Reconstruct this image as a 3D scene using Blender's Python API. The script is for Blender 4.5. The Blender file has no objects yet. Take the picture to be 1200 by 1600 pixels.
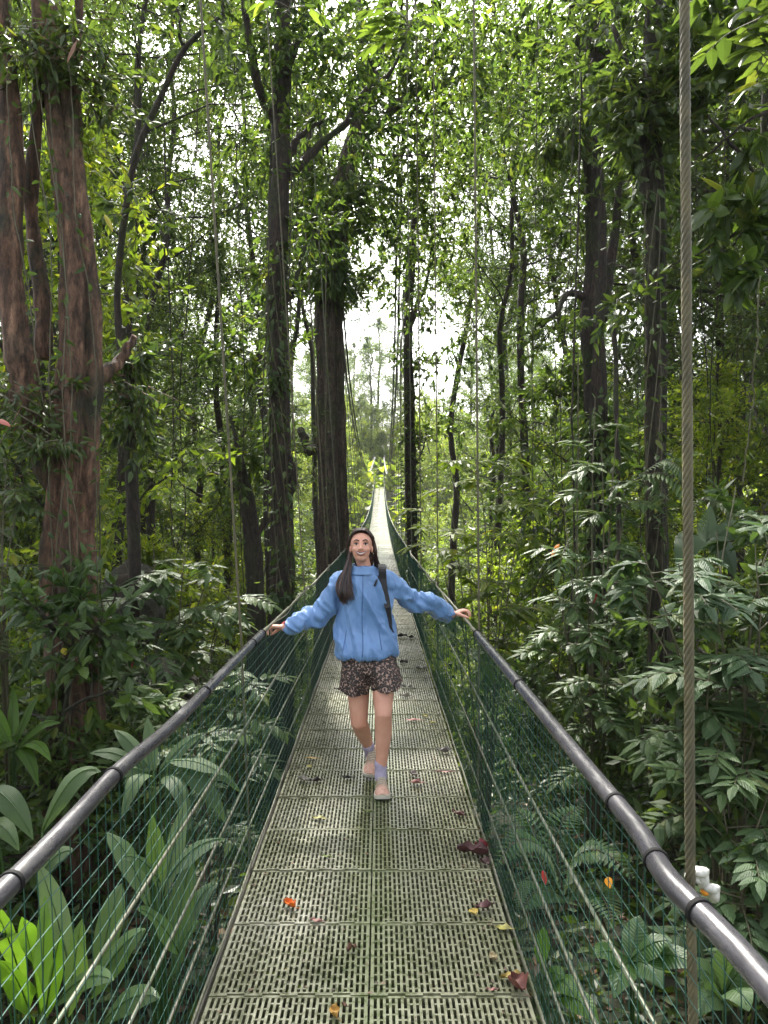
import bpy, bmesh, math, random
import numpy as np
from mathutils import Vector, Matrix, noise

S = bpy.context.scene
R = math.radians

# ------------------------------------------------------------------ camera
cam_d = bpy.data.cameras.new('camera')
cam = bpy.data.objects.new('camera', cam_d)
S.collection.objects.link(cam)
cam.location = (0, 0, 0)
cam.rotation_euler = (R(90), 0, 0)
cam_d.sensor_fit = 'VERTICAL'
cam_d.sensor_height = 36
cam_d.sensor_width = 27
cam_d.lens = 27
cam_d.clip_start = 0.05
cam_d.clip_end = 2000
S.camera = cam

# ------------------------------------------------------------------ sky, sun, exposure
SUN_EL, SUN_ROT = 50, -14          # degrees; the sun stands ahead, high, a little to the left
w = bpy.data.worlds.new('World')
S.world = w
w.use_nodes = True
nt = w.node_tree
nt.nodes.clear()
wo = nt.nodes.new('ShaderNodeOutputWorld')
bg = nt.nodes.new('ShaderNodeBackground')
sky = nt.nodes.new('ShaderNodeTexSky')
sky.sky_type = 'NISHITA'
sky.sun_disc = False
sky.sun_elevation = R(SUN_EL)
sky.sun_rotation = R(SUN_ROT)
sky.dust_density = 5.0
sky.air_density = 1.0
hs = nt.nodes.new('ShaderNodeHueSaturation')
hs.inputs['Saturation'].default_value = 0.22
nt.links.new(sky.outputs[0], hs.inputs['Color'])
nt.links.new(hs.outputs[0], bg.inputs[0])
bg.inputs[1].default_value = 0.15
nt.links.new(bg.outputs[0], wo.inputs[0])

sun_d = bpy.data.lights.new('sun', 'SUN')
sun_d.energy = 4.8
sun_d.angle = R(3)
sun_d.color = (1.0, 0.95, 0.86)
sun = bpy.data.objects.new('sun', sun_d)
S.collection.objects.link(sun)
el, az = R(SUN_EL), R(SUN_ROT)
sdir = Vector((math.sin(az) * math.cos(el), math.cos(az) * math.cos(el), math.sin(el)))
sun.rotation_euler = sdir.to_track_quat('Z', 'Y').to_euler()

S.view_settings.view_transform = 'Standard'
S.view_settings.look = 'None'
S.view_settings.exposure = 2.1
S.view_settings.gamma = 1.0
S.render.engine = 'CYCLES'
S.cycles.max_bounces = 7
S.cycles.diffuse_bounces = 4
S.cycles.glossy_bounces = 2
S.cycles.transmission_bounces = 4
S.cycles.transparent_max_bounces = 4
S.cycles.use_denoising = True
S.cycles.sample_clamp_indirect = 6

# ------------------------------------------------------------------ helpers
F_PX = 1200.0
def P(px, py, d):
    """point seen at (px,py) of the 1200x1600 photograph, standing d metres ahead"""
    return np.array([(px - 600) / F_PX * d, d, (800 - py) / F_PX * d])

def link(o):
    S.collection.objects.link(o)
    return o

def tag(o, label=None, cat=None, group=None, kind=None):
    if label: o['label'] = label
    if cat: o['category'] = cat
    if group: o['group'] = group
    if kind: o['kind'] = kind
    return o

def empty(name, loc, label=None, cat=None, group=None, kind=None, rz=0, sc=1):
    o = bpy.data.objects.new(name, None)
    o.location = tuple(float(a) for a in loc)
    o.rotation_euler = (0, 0, rz)
    o.scale = (sc, sc, sc)
    o.empty_display_size = 0.2
    link(o)
    return tag(o, label, cat, group, kind)

class MB:
    """collects polygons as arrays, builds ONE mesh"""
    def __init__(self):
        self.V, self.F, self.n, self.UV = [], [], 0, []
    def add(self, V, F, mat=0, uv=None):
        V = np.asarray(V, dtype=np.float32).reshape(-1, 3)
        F = np.asarray(F, dtype=np.int64)
        self.V.append(V)
        self.F.append((F + self.n, mat))
        self.UV.append(uv if uv is not None else np.zeros((len(V), 2), np.float32))
        self.n += len(V)
        return self
    def mesh(self, name, mats, smooth=False):
        me = bpy.data.meshes.new(name)
        V = np.concatenate(self.V)
        UV = np.concatenate(self.UV).astype(np.float32)
        me.vertices.add(len(V))
        me.vertices.foreach_set('co', V.ravel())
        nl = sum(f.size for f, m in self.F)
        npoly = sum(len(f) for f, m in self.F)
        loops = np.concatenate([f.ravel() for f, m in self.F])
        tot = np.concatenate([np.full(len(f), f.shape[1]) for f, m in self.F])
        mi = np.concatenate([np.full(len(f), m) for f, m in self.F])
        start = np.concatenate([[0], np.cumsum(tot)[:-1]])
        me.loops.add(nl)
        me.loops.foreach_set('vertex_index', loops.astype(np.int32))
        me.polygons.add(npoly)
        me.polygons.foreach_set('loop_start', start.astype(np.int32))
        me.polygons.foreach_set('loop_total', tot.astype(np.int32))
        me.polygons.foreach_set('material_index', mi.astype(np.int32))
        uvl = me.uv_layers.new(name='UVMap')
        uvl.data.foreach_set('uv', UV[loops].ravel())
        me.polygons.foreach_set('use_smooth', np.full(npoly, smooth))
        me.update(calc_edges=True)
        me.validate()
        for m in (mats if isinstance(mats, (list, tuple)) else [mats]):
            me.materials.append(m)
        return me
    def build(self, name, mats, parent=None, smooth=False):
        o = bpy.data.objects.new(name, self.mesh(name, mats, smooth))
        link(o)
        if parent is not None: o.parent = parent
        return o

def unit(a):
    a = np.asarray(a, float)
    return a / (np.linalg.norm(a, axis=-1, keepdims=True) + 1e-9)

def frames(path):
    path = np.asarray(path, float)
    T = np.gradient(path, axis=0)
    T = unit(T)
    N = np.zeros_like(path)
    a = np.array([1.0, 0, 0]) if abs(T[0][0]) < 0.8 else np.array([0, 1.0, 0])
    N[0] = unit(a - T[0] * np.dot(a, T[0]))
    for i in range(1, len(path)):
        v = N[i - 1] - T[i] * np.dot(N[i - 1], T[i])
        N[i] = unit(v)
    return T, N, np.cross(T, N)

def tube(mb, path, rad, sides=8, mat=0, cap=True, lobe=None):
    path = np.asarray(path, float)
    n = len(path)
    rad = np.broadcast_to(np.asarray(rad, float), (n,))
    T, N, B = frames(path)
    th = np.linspace(0, 2 * np.pi, sides, endpoint=False)
    rr = rad[:, None] * np.ones((1, sides))
    if lobe is not None:
        rr = rr * lobe(np.arange(n)[:, None] / max(1, n - 1), th[None, :])
    V = path[:, None] + rr[..., None] * (np.cos(th)[None, :, None] * N[:, None] + np.sin(th)[None, :, None] * B[:, None])
    L = np.concatenate([[0], np.cumsum(np.linalg.norm(np.diff(path, axis=0), axis=1))])
    uv = np.stack([np.broadcast_to(th / (2 * np.pi), (n, sides)), np.broadcast_to(L[:, None], (n, sides))], -1).reshape(-1, 2)
    i = np.arange(n - 1)[:, None] * sides
    j = np.arange(sides)[None]
    k = (j + 1) % sides
    F = np.stack([i + j, i + k, i + sides + k, i + sides + j], -1).reshape(-1, 4)
    mb.add(V.reshape(-1, 3), F, mat, uv)
    if cap:
        base = mb.n - n * sides
        mb.F.append((np.array([[base + q for q in range(sides)][::-1]]), mat))
        mb.F.append((np.array([[base + (n - 1) * sides + q for q in range(sides)]]), mat))

def prisms(mb, A, B, ra, rb, mat=0, sides=3):
    """many straight thin rods at once"""
    A = np.asarray(A, float); B = np.asarray(B, float)
    n = len(A)
    if n == 0: return
    T = unit(B - A)
    ref = np.where(np.abs(T[:, 2:3]) < 0.9, np.array([[0, 0, 1.0]]), np.array([[1.0, 0, 0]]))
    N = unit(np.cross(T, ref)); Bn = np.cross(T, N)
    th = np.linspace(0, 2 * np.pi, sides, endpoint=False)
    c = np.cos(th)[None, :, None] * N[:, None] + np.sin(th)[None, :, None] * Bn[:, None]
    ra = np.broadcast_to(ra, (n,))[:, None, None]; rb = np.broadcast_to(rb, (n,))[:, None, None]
    V = np.concatenate([A[:, None] + c * ra, B[:, None] + c * rb], 1).reshape(-1, 3)
    i = np.arange(n)[:, None] * 2 * sides
    j = np.arange(sides)[None]; k = (j + 1) % sides
    F = np.stack([i + j, i + k, i + sides + k, i + sides + j], -1).reshape(-1, 4)
    mb.add(V, F, mat)

def box(mb, c, s, mat=0, rot=None):
    c = np.asarray(c, float); s = np.asarray(s, float) / 2
    V = np.array([[x, y, z] for x in (-1, 1) for y in (-1, 1) for z in (-1, 1)]) * s
    if rot is not None: V = V @ np.asarray(rot).T
    mb.add(V + c, [[0, 1, 3, 2], [4, 6, 7, 5], [0, 4, 5, 1], [2, 3, 7, 6], [0, 2, 6, 4], [1, 5, 7, 3]], mat)

def spline(pts, n):
    """smooth resample through control points (Catmull-Rom)"""
    p = np.asarray(pts, float)
    p = np.vstack([2 * p[0] - p[1], p, 2 * p[-1] - p[-2]])
    m = len(p) - 3
    t = np.linspace(0, m - 1e-6, n)
    i = t.astype(int); f = (t - i)[:, None]
    a, b, c, d = p[i], p[i + 1], p[i + 2], p[i + 3]
    return 0.5 * (2 * b + (c - a) * f + (2 * a - 5 * b + 4 * c - d) * f ** 2 + (3 * b - 3 * c + d - a) * f ** 3)

# ------------------------------------------------------------------ materials
def mat(name):
    m = bpy.data.materials.new(name)
    m.use_nodes = True
    t = m.node_tree
    t.nodes.clear()
    out = t.nodes.new('ShaderNodeOutputMaterial')
    b = t.nodes.new('ShaderNodeBsdfPrincipled')
    t.links.new(b.outputs[0], out.inputs[0])
    return m, t, b, out

def ramp(t, fac, stops):
    r = t.nodes.new('ShaderNodeValToRGB')
    e = r.color_ramp.elements
    while len(e) < len(stops): e.new(0.5)
    for k, (p, c) in enumerate(stops):
        e[k].position = p
        e[k].color = (c[0], c[1], c[2], 1)
    t.links.new(fac, r.inputs[0])
    return r.outputs[0]

def noise_tex(t, scale, detail=4, rough=0.6, vec=None, sc3=None, coord='Object'):
    tc = t.nodes.new('ShaderNodeTexCoord')
    src = tc.outputs[coord] if vec is None else vec
    if sc3 is not None:
        mp = t.nodes.new('ShaderNodeMapping')
        mp.inputs['Scale'].default_value = sc3
        t.links.new(src, mp.inputs[0]); src = mp.outputs[0]
    n = t.nodes.new('ShaderNodeTexNoise')
    n.inputs['Scale'].default_value = scale
    n.inputs['Detail'].default_value = detail
    n.inputs['Roughness'].default_value = rough
    t.links.new(src, n.inputs['Vector'])
    return n.outputs['Fac']

def bump(t, b, h, strength=0.5, dist=0.01):
    n = t.nodes.new('ShaderNodeBump')
    n.inputs['Strength'].default_value = strength
    n.inputs['Distance'].default_value = dist
    t.links.new(h, n.inputs['Height'])
    t.links.new(n.outputs[0], b.inputs['Normal'])
    return n

def simple(name, col, rough=0.6, metal=0.0, col2=None, scale=20, bmp=0.0, bdist=0.002, spec=0.5, stops=None):
    m, t, b, out = mat(name)
    b.inputs['Roughness'].default_value = rough
    b.inputs['Metallic'].default_value = metal
    b.inputs['Specular IOR Level'].default_value = spec
    if col2 is not None:
        f = noise_tex(t, scale, 5)
        t.links.new(ramp(t, f, stops and [(stops[0], col), (stops[1], col2)] or [(0.35, col), (0.65, col2)]), b.inputs['Base Color'])
    else:
        b.inputs['Base Color'].default_value = (*col, 1)
    if bmp:
        bump(t, b, noise_tex(t, scale * 3, 6), bmp, bdist)
    return m

def leaf_mat(name, c1, c2, c3, transl=0.4, rough=0.38, veins=False, tcol=None, spec=0.5):
    """leaf: random tone per leaf, glossy front, light passing through"""
    m, t, b, out = mat(name)
    g = t.nodes.new('ShaderNodeNewGeometry')
    col = ramp(t, g.outputs['Random Per Island'], [(0.0, c1), (0.5, c2), (0.93, c3), (1.0, (c3[0] * 1.35 + 0.01, c3[1] * 1.1, c3[2]))])
    f = noise_tex(t, 0.55, 3, coord='Object')
    mx = t.nodes.new('ShaderNodeMix'); mx.data_type = 'RGBA'; mx.blend_type = 'MULTIPLY'
    mx.inputs[0].default_value = 1.0
    t.links.new(col, mx.inputs[6])
    t.links.new(ramp(t, f, [(0.3, (0.62, 0.7, 0.8)), (0.7, (1.25, 1.15, 0.9))]), mx.inputs[7])
    col = mx.outputs[2]
    t.links.new(col, b.inputs['Base Color'])
    b.inputs['Roughness'].default_value = rough
    b.inputs['Specular IOR Level'].default_value = spec
    if veins:
        uv = t.nodes.new('ShaderNodeUVMap')
        sp = t.nodes.new('ShaderNodeSeparateXYZ')
        t.links.new(uv.outputs[0], sp.inputs[0])
        a = t.nodes.new('ShaderNodeMath'); a.operation = 'ABSOLUTE'
        t.links.new(sp.outputs[0], a.inputs[0])
        s1 = t.nodes.new('ShaderNodeMath'); s1.operation = 'MULTIPLY_ADD'
        s1.inputs[1].default_value = -0.25
        t.links.new(a.outputs[0], s1.inputs[0]); t.links.new(sp.outputs[1], s1.inputs[2])
        s2 = t.nodes.new('ShaderNodeMath'); s2.operation = 'MULTIPLY'; s2.inputs[1].default_value = veins if veins is not True else 110
        t.links.new(s1.outputs[0], s2.inputs[0])
        s3 = t.nodes.new('ShaderNodeMath'); s3.operation = 'SINE'
        t.links.new(s2.outputs[0], s3.inputs[0])
        bump(t, b, s3.outputs[0], 0.35, 0.003)
    tr = t.nodes.new('ShaderNodeBsdfTranslucent')
    m2 = t.nodes.new('ShaderNodeMix'); m2.data_type = 'RGBA'; m2.blend_type = 'MULTIPLY'
    m2.inputs[0].default_value = 1.0
    t.links.new(col, m2.inputs[6])
    m2.inputs[7].default_value = (*(tcol or (2.25, 2.2, 1.0)), 1)
    t.links.new(m2.outputs[2], tr.inputs[0])
    ms = t.nodes.new('ShaderNodeMixShader'); ms.inputs[0].default_value = transl
    t.links.new(b.outputs[0], ms.inputs[1]); t.links.new(tr.outputs[0], ms.inputs[2])
    t.links.new(ms.outputs[0], out.inputs[0])
    return m

def bark_mat(name, c1, c2, c3, sc=(9, 9, 1.2), bs=1.0, moss=None):
    m, t, b, out = mat(name)
    f = noise_tex(t, 1.6, 8, 0.65, sc3=sc)
    col = ramp(t, f, [(0.3, c1), (0.52, c2), (0.72, c3)])
    if moss:
        g = noise_tex(t, 2.2, 5, 0.6)
        mx = t.nodes.new('ShaderNodeMix'); mx.data_type = 'RGBA'
        t.links.new(ramp(t, g, [(0.5, (0, 0, 0)), (0.66, (1, 1, 1))]), mx.inputs[0])
        t.links.new(col, mx.inputs[6]); mx.inputs[7].default_value = (*moss, 1)
        col = mx.outputs[2]
    fine = noise_tex(t, 22, 8, 0.75, sc3=(1.3, 1.3, 0.45))
    mm = t.nodes.new('ShaderNodeMix'); mm.data_type = 'RGBA'; mm.blend_type = 'MULTIPLY'; mm.inputs[0].default_value = 1.0
    t.links.new(col, mm.inputs[6]); t.links.new(ramp(t, fine, [(0.38, (0.35, 0.33, 0.3)), (0.52, (1, 1, 1)), (0.68, (1.7, 1.6, 1.45))]), mm.inputs[7])
    lich = noise_tex(t, 7, 6, 0.7)
    ml = t.nodes.new('ShaderNodeMix'); ml.data_type = 'RGBA'
    t.links.new(ramp(t, lich, [(0.62, (0, 0, 0)), (0.70, (0.7, 0.7, 0.7))]), ml.inputs[0])
    t.links.new(mm.outputs[2], ml.inputs[6]); ml.inputs[7].default_value = (0.13, 0.14, 0.10, 1)
    t.links.new(ml.outputs[2], b.inputs['Base Color'])
    b.inputs['Roughness'].default_value = 0.8
    bump(t, b, noise_tex(t, 4.0, 10, 0.75, sc3=sc), bs, 0.07)
    return m

M = {}
HAZE = 0.00022
M['leaf_canopy'] = leaf_mat('canopy_leaf', (0.034, 0.062, 0.018), (0.056, 0.096, 0.026), (0.09, 0.14, 0.036), 0.5, 0.42)
M['leaf_dark'] = leaf_mat('dark_leaf', (0.032, 0.056, 0.018), (0.048, 0.08, 0.024), (0.07, 0.11, 0.03), 0.42, 0.45)
M['leaf_bright'] = leaf_mat('bright_leaf', (0.075, 0.12, 0.018), (0.12, 0.175, 0.026), (0.17, 0.22, 0.036), 0.55, 0.45)
M['leaf_gloss'] = leaf_mat('glossy_leaf', (0.04, 0.075, 0.024), (0.06, 0.105, 0.032), (0.085, 0.14, 0.04), 0.34, 0.44, veins=90, spec=0.32)
M['leaf_big'] = leaf_mat('broad_leaf', (0.035, 0.08, 0.022), (0.05, 0.105, 0.03), (0.07, 0.14, 0.035), 0.3, 0.33, veins=160)
M['leaf_big_b'] = leaf_mat('broad_leaf_bright', (0.06, 0.13, 0.015), (0.08, 0.17, 0.02), (0.11, 0.21, 0.03), 0.35, 0.33, veins=160)
M['leaf_litter'] = leaf_mat('litter_leaf', (0.05, 0.03, 0.015), (0.10, 0.055, 0.03), (0.17, 0.10, 0.05), 0.1, 0.6)
M['bark_red'] = bark_mat('red_bark', (0.028, 0.017, 0.012), (0.18, 0.10, 0.065), (0.38, 0.23, 0.155), moss=(0.05, 0.05, 0.028))
M['bark_brown'] = bark_mat('brown_bark', (0.02, 0.015, 0.010), (0.065, 0.047, 0.034), (0.15, 0.115, 0.085), moss=(0.045, 0.055, 0.02))
M['bark_dark'] = bark_mat('dark_bark', (0.018, 0.013, 0.010), (0.04, 0.028, 0.021), (0.075, 0.055, 0.04), moss=(0.035, 0.05, 0.015))
M['bark_mid'] = bark_mat('mid_bark', (0.016, 0.013, 0.009), (0.045, 0.036, 0.024), (0.12, 0.10, 0.07), moss=(0.04, 0.055, 0.018))
M['vine'] = simple('vine_stem', (0.10, 0.085, 0.05), 0.7, 0, (0.05, 0.05, 0.025), 14)
M['soil'] = simple('forest_soil', (0.018, 0.015, 0.009), 0.95, 0, (0.018, 0.032, 0.009), 1.2, 0.8, 0.05)
M['rope'] = simple('steel_rope', (0.13, 0.125, 0.10), 0.5, 0.3, (0.075, 0.085, 0.045), 9, 0.3)
M['rope_moss'] = simple('mossy_rope', (0.05, 0.047, 0.026), 0.65, 0.0, (0.11, 0.095, 0.05), 16, 0.5)
M['rope_dark'] = simple('dark_cable', (0.012, 0.013, 0.014), 0.5, 0.2)
def pipe_material():
    m, t, b, out = mat('handrail_pipe')
    f = noise_tex(t, 14, 8, 0.75, sc3=(1, .35, 1)); g = noise_tex(t, 60, 5, 0.7, sc3=(1, .12, 1))
    t.links.new(ramp(t, f, [(0.35, (0.018, 0.017, 0.02)), (0.55, (0.034, 0.033, 0.038)), (0.72, (0.085, 0.082, 0.078))]), b.inputs['Base Color'])
    t.links.new(ramp(t, g, [(0.35, (0.22,) * 3), (0.6, (0.36,) * 3), (0.75, (0.65,) * 3)]), b.inputs['Roughness'])
    bump(t, b, f, 0.35, 0.004)
    return m
M['pipe'] = pipe_material()
M['tape'] = simple('black_tape', (0.008, 0.008, 0.008), 0.8, spec=0.15)
M['net'] = simple('net_cord', (0.006, 0.045, 0.032), 0.5, 0, (0.012, 0.075, 0.052), 6)
M['net_long'] = simple('net_cord_long', (0.010, 0.055, 0.04), 0.45, 0, (0.05, 0.10, 0.08), 6)
M['steel'] = simple('bearer_steel', (0.04, 0.04, 0.035), 0.7, 0.0, (0.06, 0.055, 0.04), 12)
M['white'] = simple('white_clip', (0.62, 0.62, 0.58), 0.45, 0, (0.35, 0.35, 0.30), 60, 0.5)
M['concrete'] = simple('concrete', (0.30, 0.29, 0.27), 0.85, 0, (0.4, 0.38, 0.35), 3, 0.4)
# ------------------------------------------------------------------ lie of the land and of the bridge
END = 116.0
def bx(d): return -0.04 - 0.0058 * d                                  # centre line of the deck
def bz(d): return -1.81 + 7.1e-4 * np.maximum(0, np.asarray(d, float) - 20) ** 2
def rail_z(d):
    d = np.asarray(d, float)
    h = np.interp(d, [-4, 1, 3, 5, 8, 14, 20, 30, 120], [1.12, 1.10, 1.085, 1.08, 1.05, 1.03, 1.10, 1.15, 1.2])
    return bz(d) + h
def side_x(d, s):
    return bx(d) + np.where(np.asarray(s) < 0, -0.665, 0.625)

gd = [-30, 2, 6, 12, 30, 58, 88, 108, 118, 150, 220, 420, 600]
gz = [-2.3, -2.75, -3.1, -4.6, -9.5, -13, -6, 2.2, 4.4, 8, 22, 44, 50]
def ground(x, d):
    z = np.interp(d, gd, gz)
    ax = np.maximum(0, np.abs(np.asarray(x) + 0.3) - 1.6)
    z = z + 0.10 * ax ** 1.05 * np.where(np.asarray(x) < 0, 1.25, 0.8)
    z = z - 0.5 * np.exp(-(np.asarray(x) / 1.3) ** 2) * (np.asarray(d) < 100)
    z = z + 0.18 * np.sin(np.asarray(x) * 0.9 + 1.3) * np.cos(np.asarray(d) * 0.7) + 0.4 * np.sin(np.asarray(x) * 0.21) * np.sin(np.asarray(d) * 0.17)
    return z

mb = MB()
xs = np.sign(np.linspace(-1, 1, 121)) * np.abs(np.linspace(-1, 1, 121)) ** 2.2 * 260
ys = -25 + np.linspace(0, 1, 190) ** 1.9 * 620
X, Y = np.meshgrid(xs, ys)
Z = ground(X, Y) + 0.05 * np.sin(X * 5.1) * np.sin(Y * 4.3)
i = np.arange(len(ys) - 1)[:, None] * len(xs); j = np.arange(len(xs) - 1)[None]
F = np.stack([i + j, i + j + 1, i + j + 1 + len(xs), i + j + len(xs)], -1).reshape(-1, 4)
mb.add(np.stack([X, Y, Z], -1), F)
tag(mb.build('ground', M['soil'], smooth=True), kind='structure')

# ------------------------------------------------------------------ deck panel
def deck_material():
    m, t, b, out = mat('moulded_grating')
    f = noise_tex(t, 1.3, 6, 0.65)
    oi = t.nodes.new('ShaderNodeObjectInfo')
    ge = t.nodes.new('ShaderNodeNewGeometry')
    n = t.nodes.new('ShaderNodeTexNoise'); n.inputs['Scale'].default_value = 1.1; n.inputs['Detail'].default_value = 6
    t.links.new(ge.outputs['Position'], n.inputs['Vector'])
    c1 = ramp(t, n.outputs['Fac'], [(0.32, (0.07, 0.08, 0.032)), (0.47, (0.155, 0.158, 0.095)), (0.66, (0.26, 0.255, 0.195))])
    n2 = t.nodes.new('ShaderNodeTexNoise'); n2.inputs['Scale'].default_value = 28; n2.inputs['Detail'].default_value = 5
    t.links.new(ge.outputs['Position'], n2.inputs['Vector'])
    mx = t.nodes.new('ShaderNodeMix'); mx.data_type = 'RGBA'; mx.blend_type = 'MULTIPLY'; mx.inputs[0].default_value = 0.8
    t.links.new(c1, mx.inputs[6])
    t.links.new(ramp(t, n2.outputs['Fac'], [(0.33, (0.42, 0.44, 0.34)), (0.6, (1.05, 1.05, 1.05))]), mx.inputs[7])
    # green slime runs down the middle seam
    sp = t.nodes.new('ShaderNodeSeparateXYZ'); t.links.new(ge.outputs['Position'], sp.inputs[0])
    ab = t.nodes.new('ShaderNodeMath'); ab.operation = 'ADD'; ab.inputs[1].default_value = 0.05; t.links.new(sp.outputs[0], ab.inputs[0])
    a2 = t.nodes.new('ShaderNodeMath'); a2.operation = 'ABSOLUTE'; t.links.new(ab.outputs[0], a2.inputs[0])
    a3 = t.nodes.new('ShaderNodeMath'); a3.operation = 'MULTIPLY_ADD'; a3.inputs[1].default_value = -4.0; a3.inputs[2].default_value = 0.95; t.links.new(a2.outputs[0], a3.inputs[0])
    a4 = t.nodes.new('ShaderNodeMath'); a4.operation = 'MULTIPLY'; t.links.new(a3.outputs[0], a4.inputs[0]); t.links.new(n.outputs['Fac'], a4.inputs[1])
    a4.use_clamp = True
    m2 = t.nodes.new('ShaderNodeMix'); m2.data_type = 'RGBA'; t.links.new(a4.outputs[0], m2.inputs[0])
    t.links.new(mx.outputs[2], m2.inputs[6]); m2.inputs[7].default_value = (0.07, 0.11, 0.025, 1)
    t.links.new(m2.outputs[2], b.inputs['Base Color'])
    t.links.new(ramp(t, n2.outputs['Fac'], [(0.3, (0.20,) * 3), (0.7, (0.45,) * 3)]), b.inputs['Roughness'])
    bump(t, b, n2.outputs['Fac'], 0.4, 0.002)
    return m
M['deck'] = deck_material()

PW, PL, TH = 0.595, 0.4965, 0.024
NC, NR = 26, 8
def panel(mb, ox, detail=True, full=True):
    """one moulded grid panel, its near edge at y=0, left edge at x=ox, top at z=0"""
    fr = 0.014
    rib = 0.0104
    pitch = (PW - 2 * fr + rib) / NC
    box(mb, (ox + PW / 2, fr / 2, -TH / 2), (PW, fr, TH))
    box(mb, (ox + PW / 2, PL - fr / 2, -TH / 2), (PW, fr, TH))
    for x in (ox + fr / 2, ox + PW - fr / 2):
        box(mb, (x, PL / 2, -TH / 2 - 0.0004), (fr - 0.0006, PL - 2 * fr, TH))
    rp = (PL - 2 * fr) / NR
    for c in range(1, NC):
        x = ox + fr - rib / 2 + c * pitch
        box(mb, (x, PL / 2, -TH / 2 - 0.001), (rib, PL - 2 * fr, TH))
    slot = pitch - rib
    for c in range(NC):
        x = ox + fr + c * pitch + slot / 2
        off = (0.0, 0.5)[(c // 2) % 2]
        for r in range(NR):
            y = fr + (r + off) * rp
            if r == 0 and off == 0: continue
            box(mb, (x, y, -TH / 2 - 0.0022), (slot, 0.0095, TH - 0.003))
    if full:
        # interlocking wavy lip at the near edge
        nx = 36
        for k in range(nx):
            x = ox + (k + 0.5) * PW / nx
            y = -0.001 + 0.006 * (1 if (k // 4) % 2 else -1)
            box(mb, (x, y, 0.0026), (PW / nx, 0.008, 0.005))

pm = MB(); panel(pm, 0.0)
panel_me = pm.mesh('deck_panel', M['deck'])

bridge = empty('suspension_bridge', (bx(0), 0, -1.81), 'long hanging footbridge with pale grid panels and green side netting', 'bridge')
def attach(o, par):
    o.parent = par
    o.matrix_parent_inverse = Matrix.Translation(-Vector(par.location))
    return o

d0 = 2.88 - 8 * 0.5
rngp = random.Random(5)
count = 0
far = MB()
k = 0
while True:
    d = d0 + k * 0.5
    if d > END - 0.5: break
    for s in (0, 1):
        x = bx(d) - 0.6 + s * 0.6025 + 0.002
        z = bz(d) + rngp.uniform(-0.002, 0.002)
        sl = math.atan2(float(bz(d + 0.5) - bz(d)), 0.5)
        if count < 100:
            o = bpy.data.objects.new('deck_panel', panel_me); link(o)
            o.location = (x, d, z); o.rotation_euler = (sl + rngp.uniform(-.003, .003), rngp.uniform(-.003, .003), 0.0058)
            attach(o, bridge)
            count += 1
        else:
            c, sn = math.cos(sl), math.sin(sl)
            rot = np.array([[1, 0, 0], [0, c, -sn], [0, sn, c]])
            # far panels: bars only where they can still be told apart
            n = 12 if d < 50 else 8
            loc = np.array([x, d, z])
            for q in range(n + 1):
                V = np.array([(q + 0.5) * PW / (n + 1), PL / 2, -0.012])
                box(far, loc + rot @ V, (PW / (n + 1) * 0.68, PL - 0.02, 0.022), 0, rot)
            for q in range(5):
                V = np.array([PW / 2, 0.01 + q * (PL - 0.02) / 4, -0.0135])
                box(far, loc + rot @ V, (PW, 0.02 if q in (0, 4) else 0.012, 0.018), 0, rot)
            box(far, loc + rot @ np.array([PW / 2, 0.0, 0.002]), (PW, 0.016, 0.006), 0, rot)
    k += 1
o = attach(far.build('deck_panel', M['deck']), bridge)
tag(o, kind='stuff')

# steel bearers and floor cables under the panels
fm = MB()
dd = d0
while dd < END:
    z = float(bz(dd)) - 0.05
    box(fm, (bx(dd), dd, z), (1.18, 0.045, 0.04))
    dd += 1.0
ds = np.arange(-3, END, 1.0)
for xo in (-0.64, -0.3, 0.3, 0.61):
    path = np.stack([bx(ds) + xo, ds, bz(ds) - 0.085], 1)
    tube(fm, path, 0.009, 5, 0)
attach(fm.build('floor_frame', M['steel']), bridge)

# hand rails: black pipe sleeves near, bare mossy wire rope beyond
HL = [0.7, 4.15, 7.6, 11.0, 14.4, 17.8] + [21.2 + 3.4 * q for q in range(28)]
HR = [1.475, 4.83, 8.2, 11.6, 15.0, 18.4] + [21.8 + 3.4 * q for q in range(28)]
def rail_path(side, a, b, step=0.1):
    ds = np.arange(a, b, step)
    x = side_x(ds, side).astype(float)
    z = rail_z(ds).astype(float)
    hs = HL if side < 0 else HR
    for h in hs:                                   # the hanger nips the rail outward and up
        g = np.exp(-((ds - h) / 0.16) ** 2)
        amp = -0.030 if (side > 0 and h < 2) else (0.0 if h < 5 else 0.022)
        x = x + side * amp * g; z = z + (0.010 if h > 5 or h < 2 else 0.0) * g
    z = z + 0.003 * np.sin(ds * 2.1 + side)
    if side < 0:
        g = np.exp(-((ds - 2.1) / 0.30) ** 2); z = z + 0.010 * g; x = x - 0.010 * g
    return np.stack([x, ds, z], 1)
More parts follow.
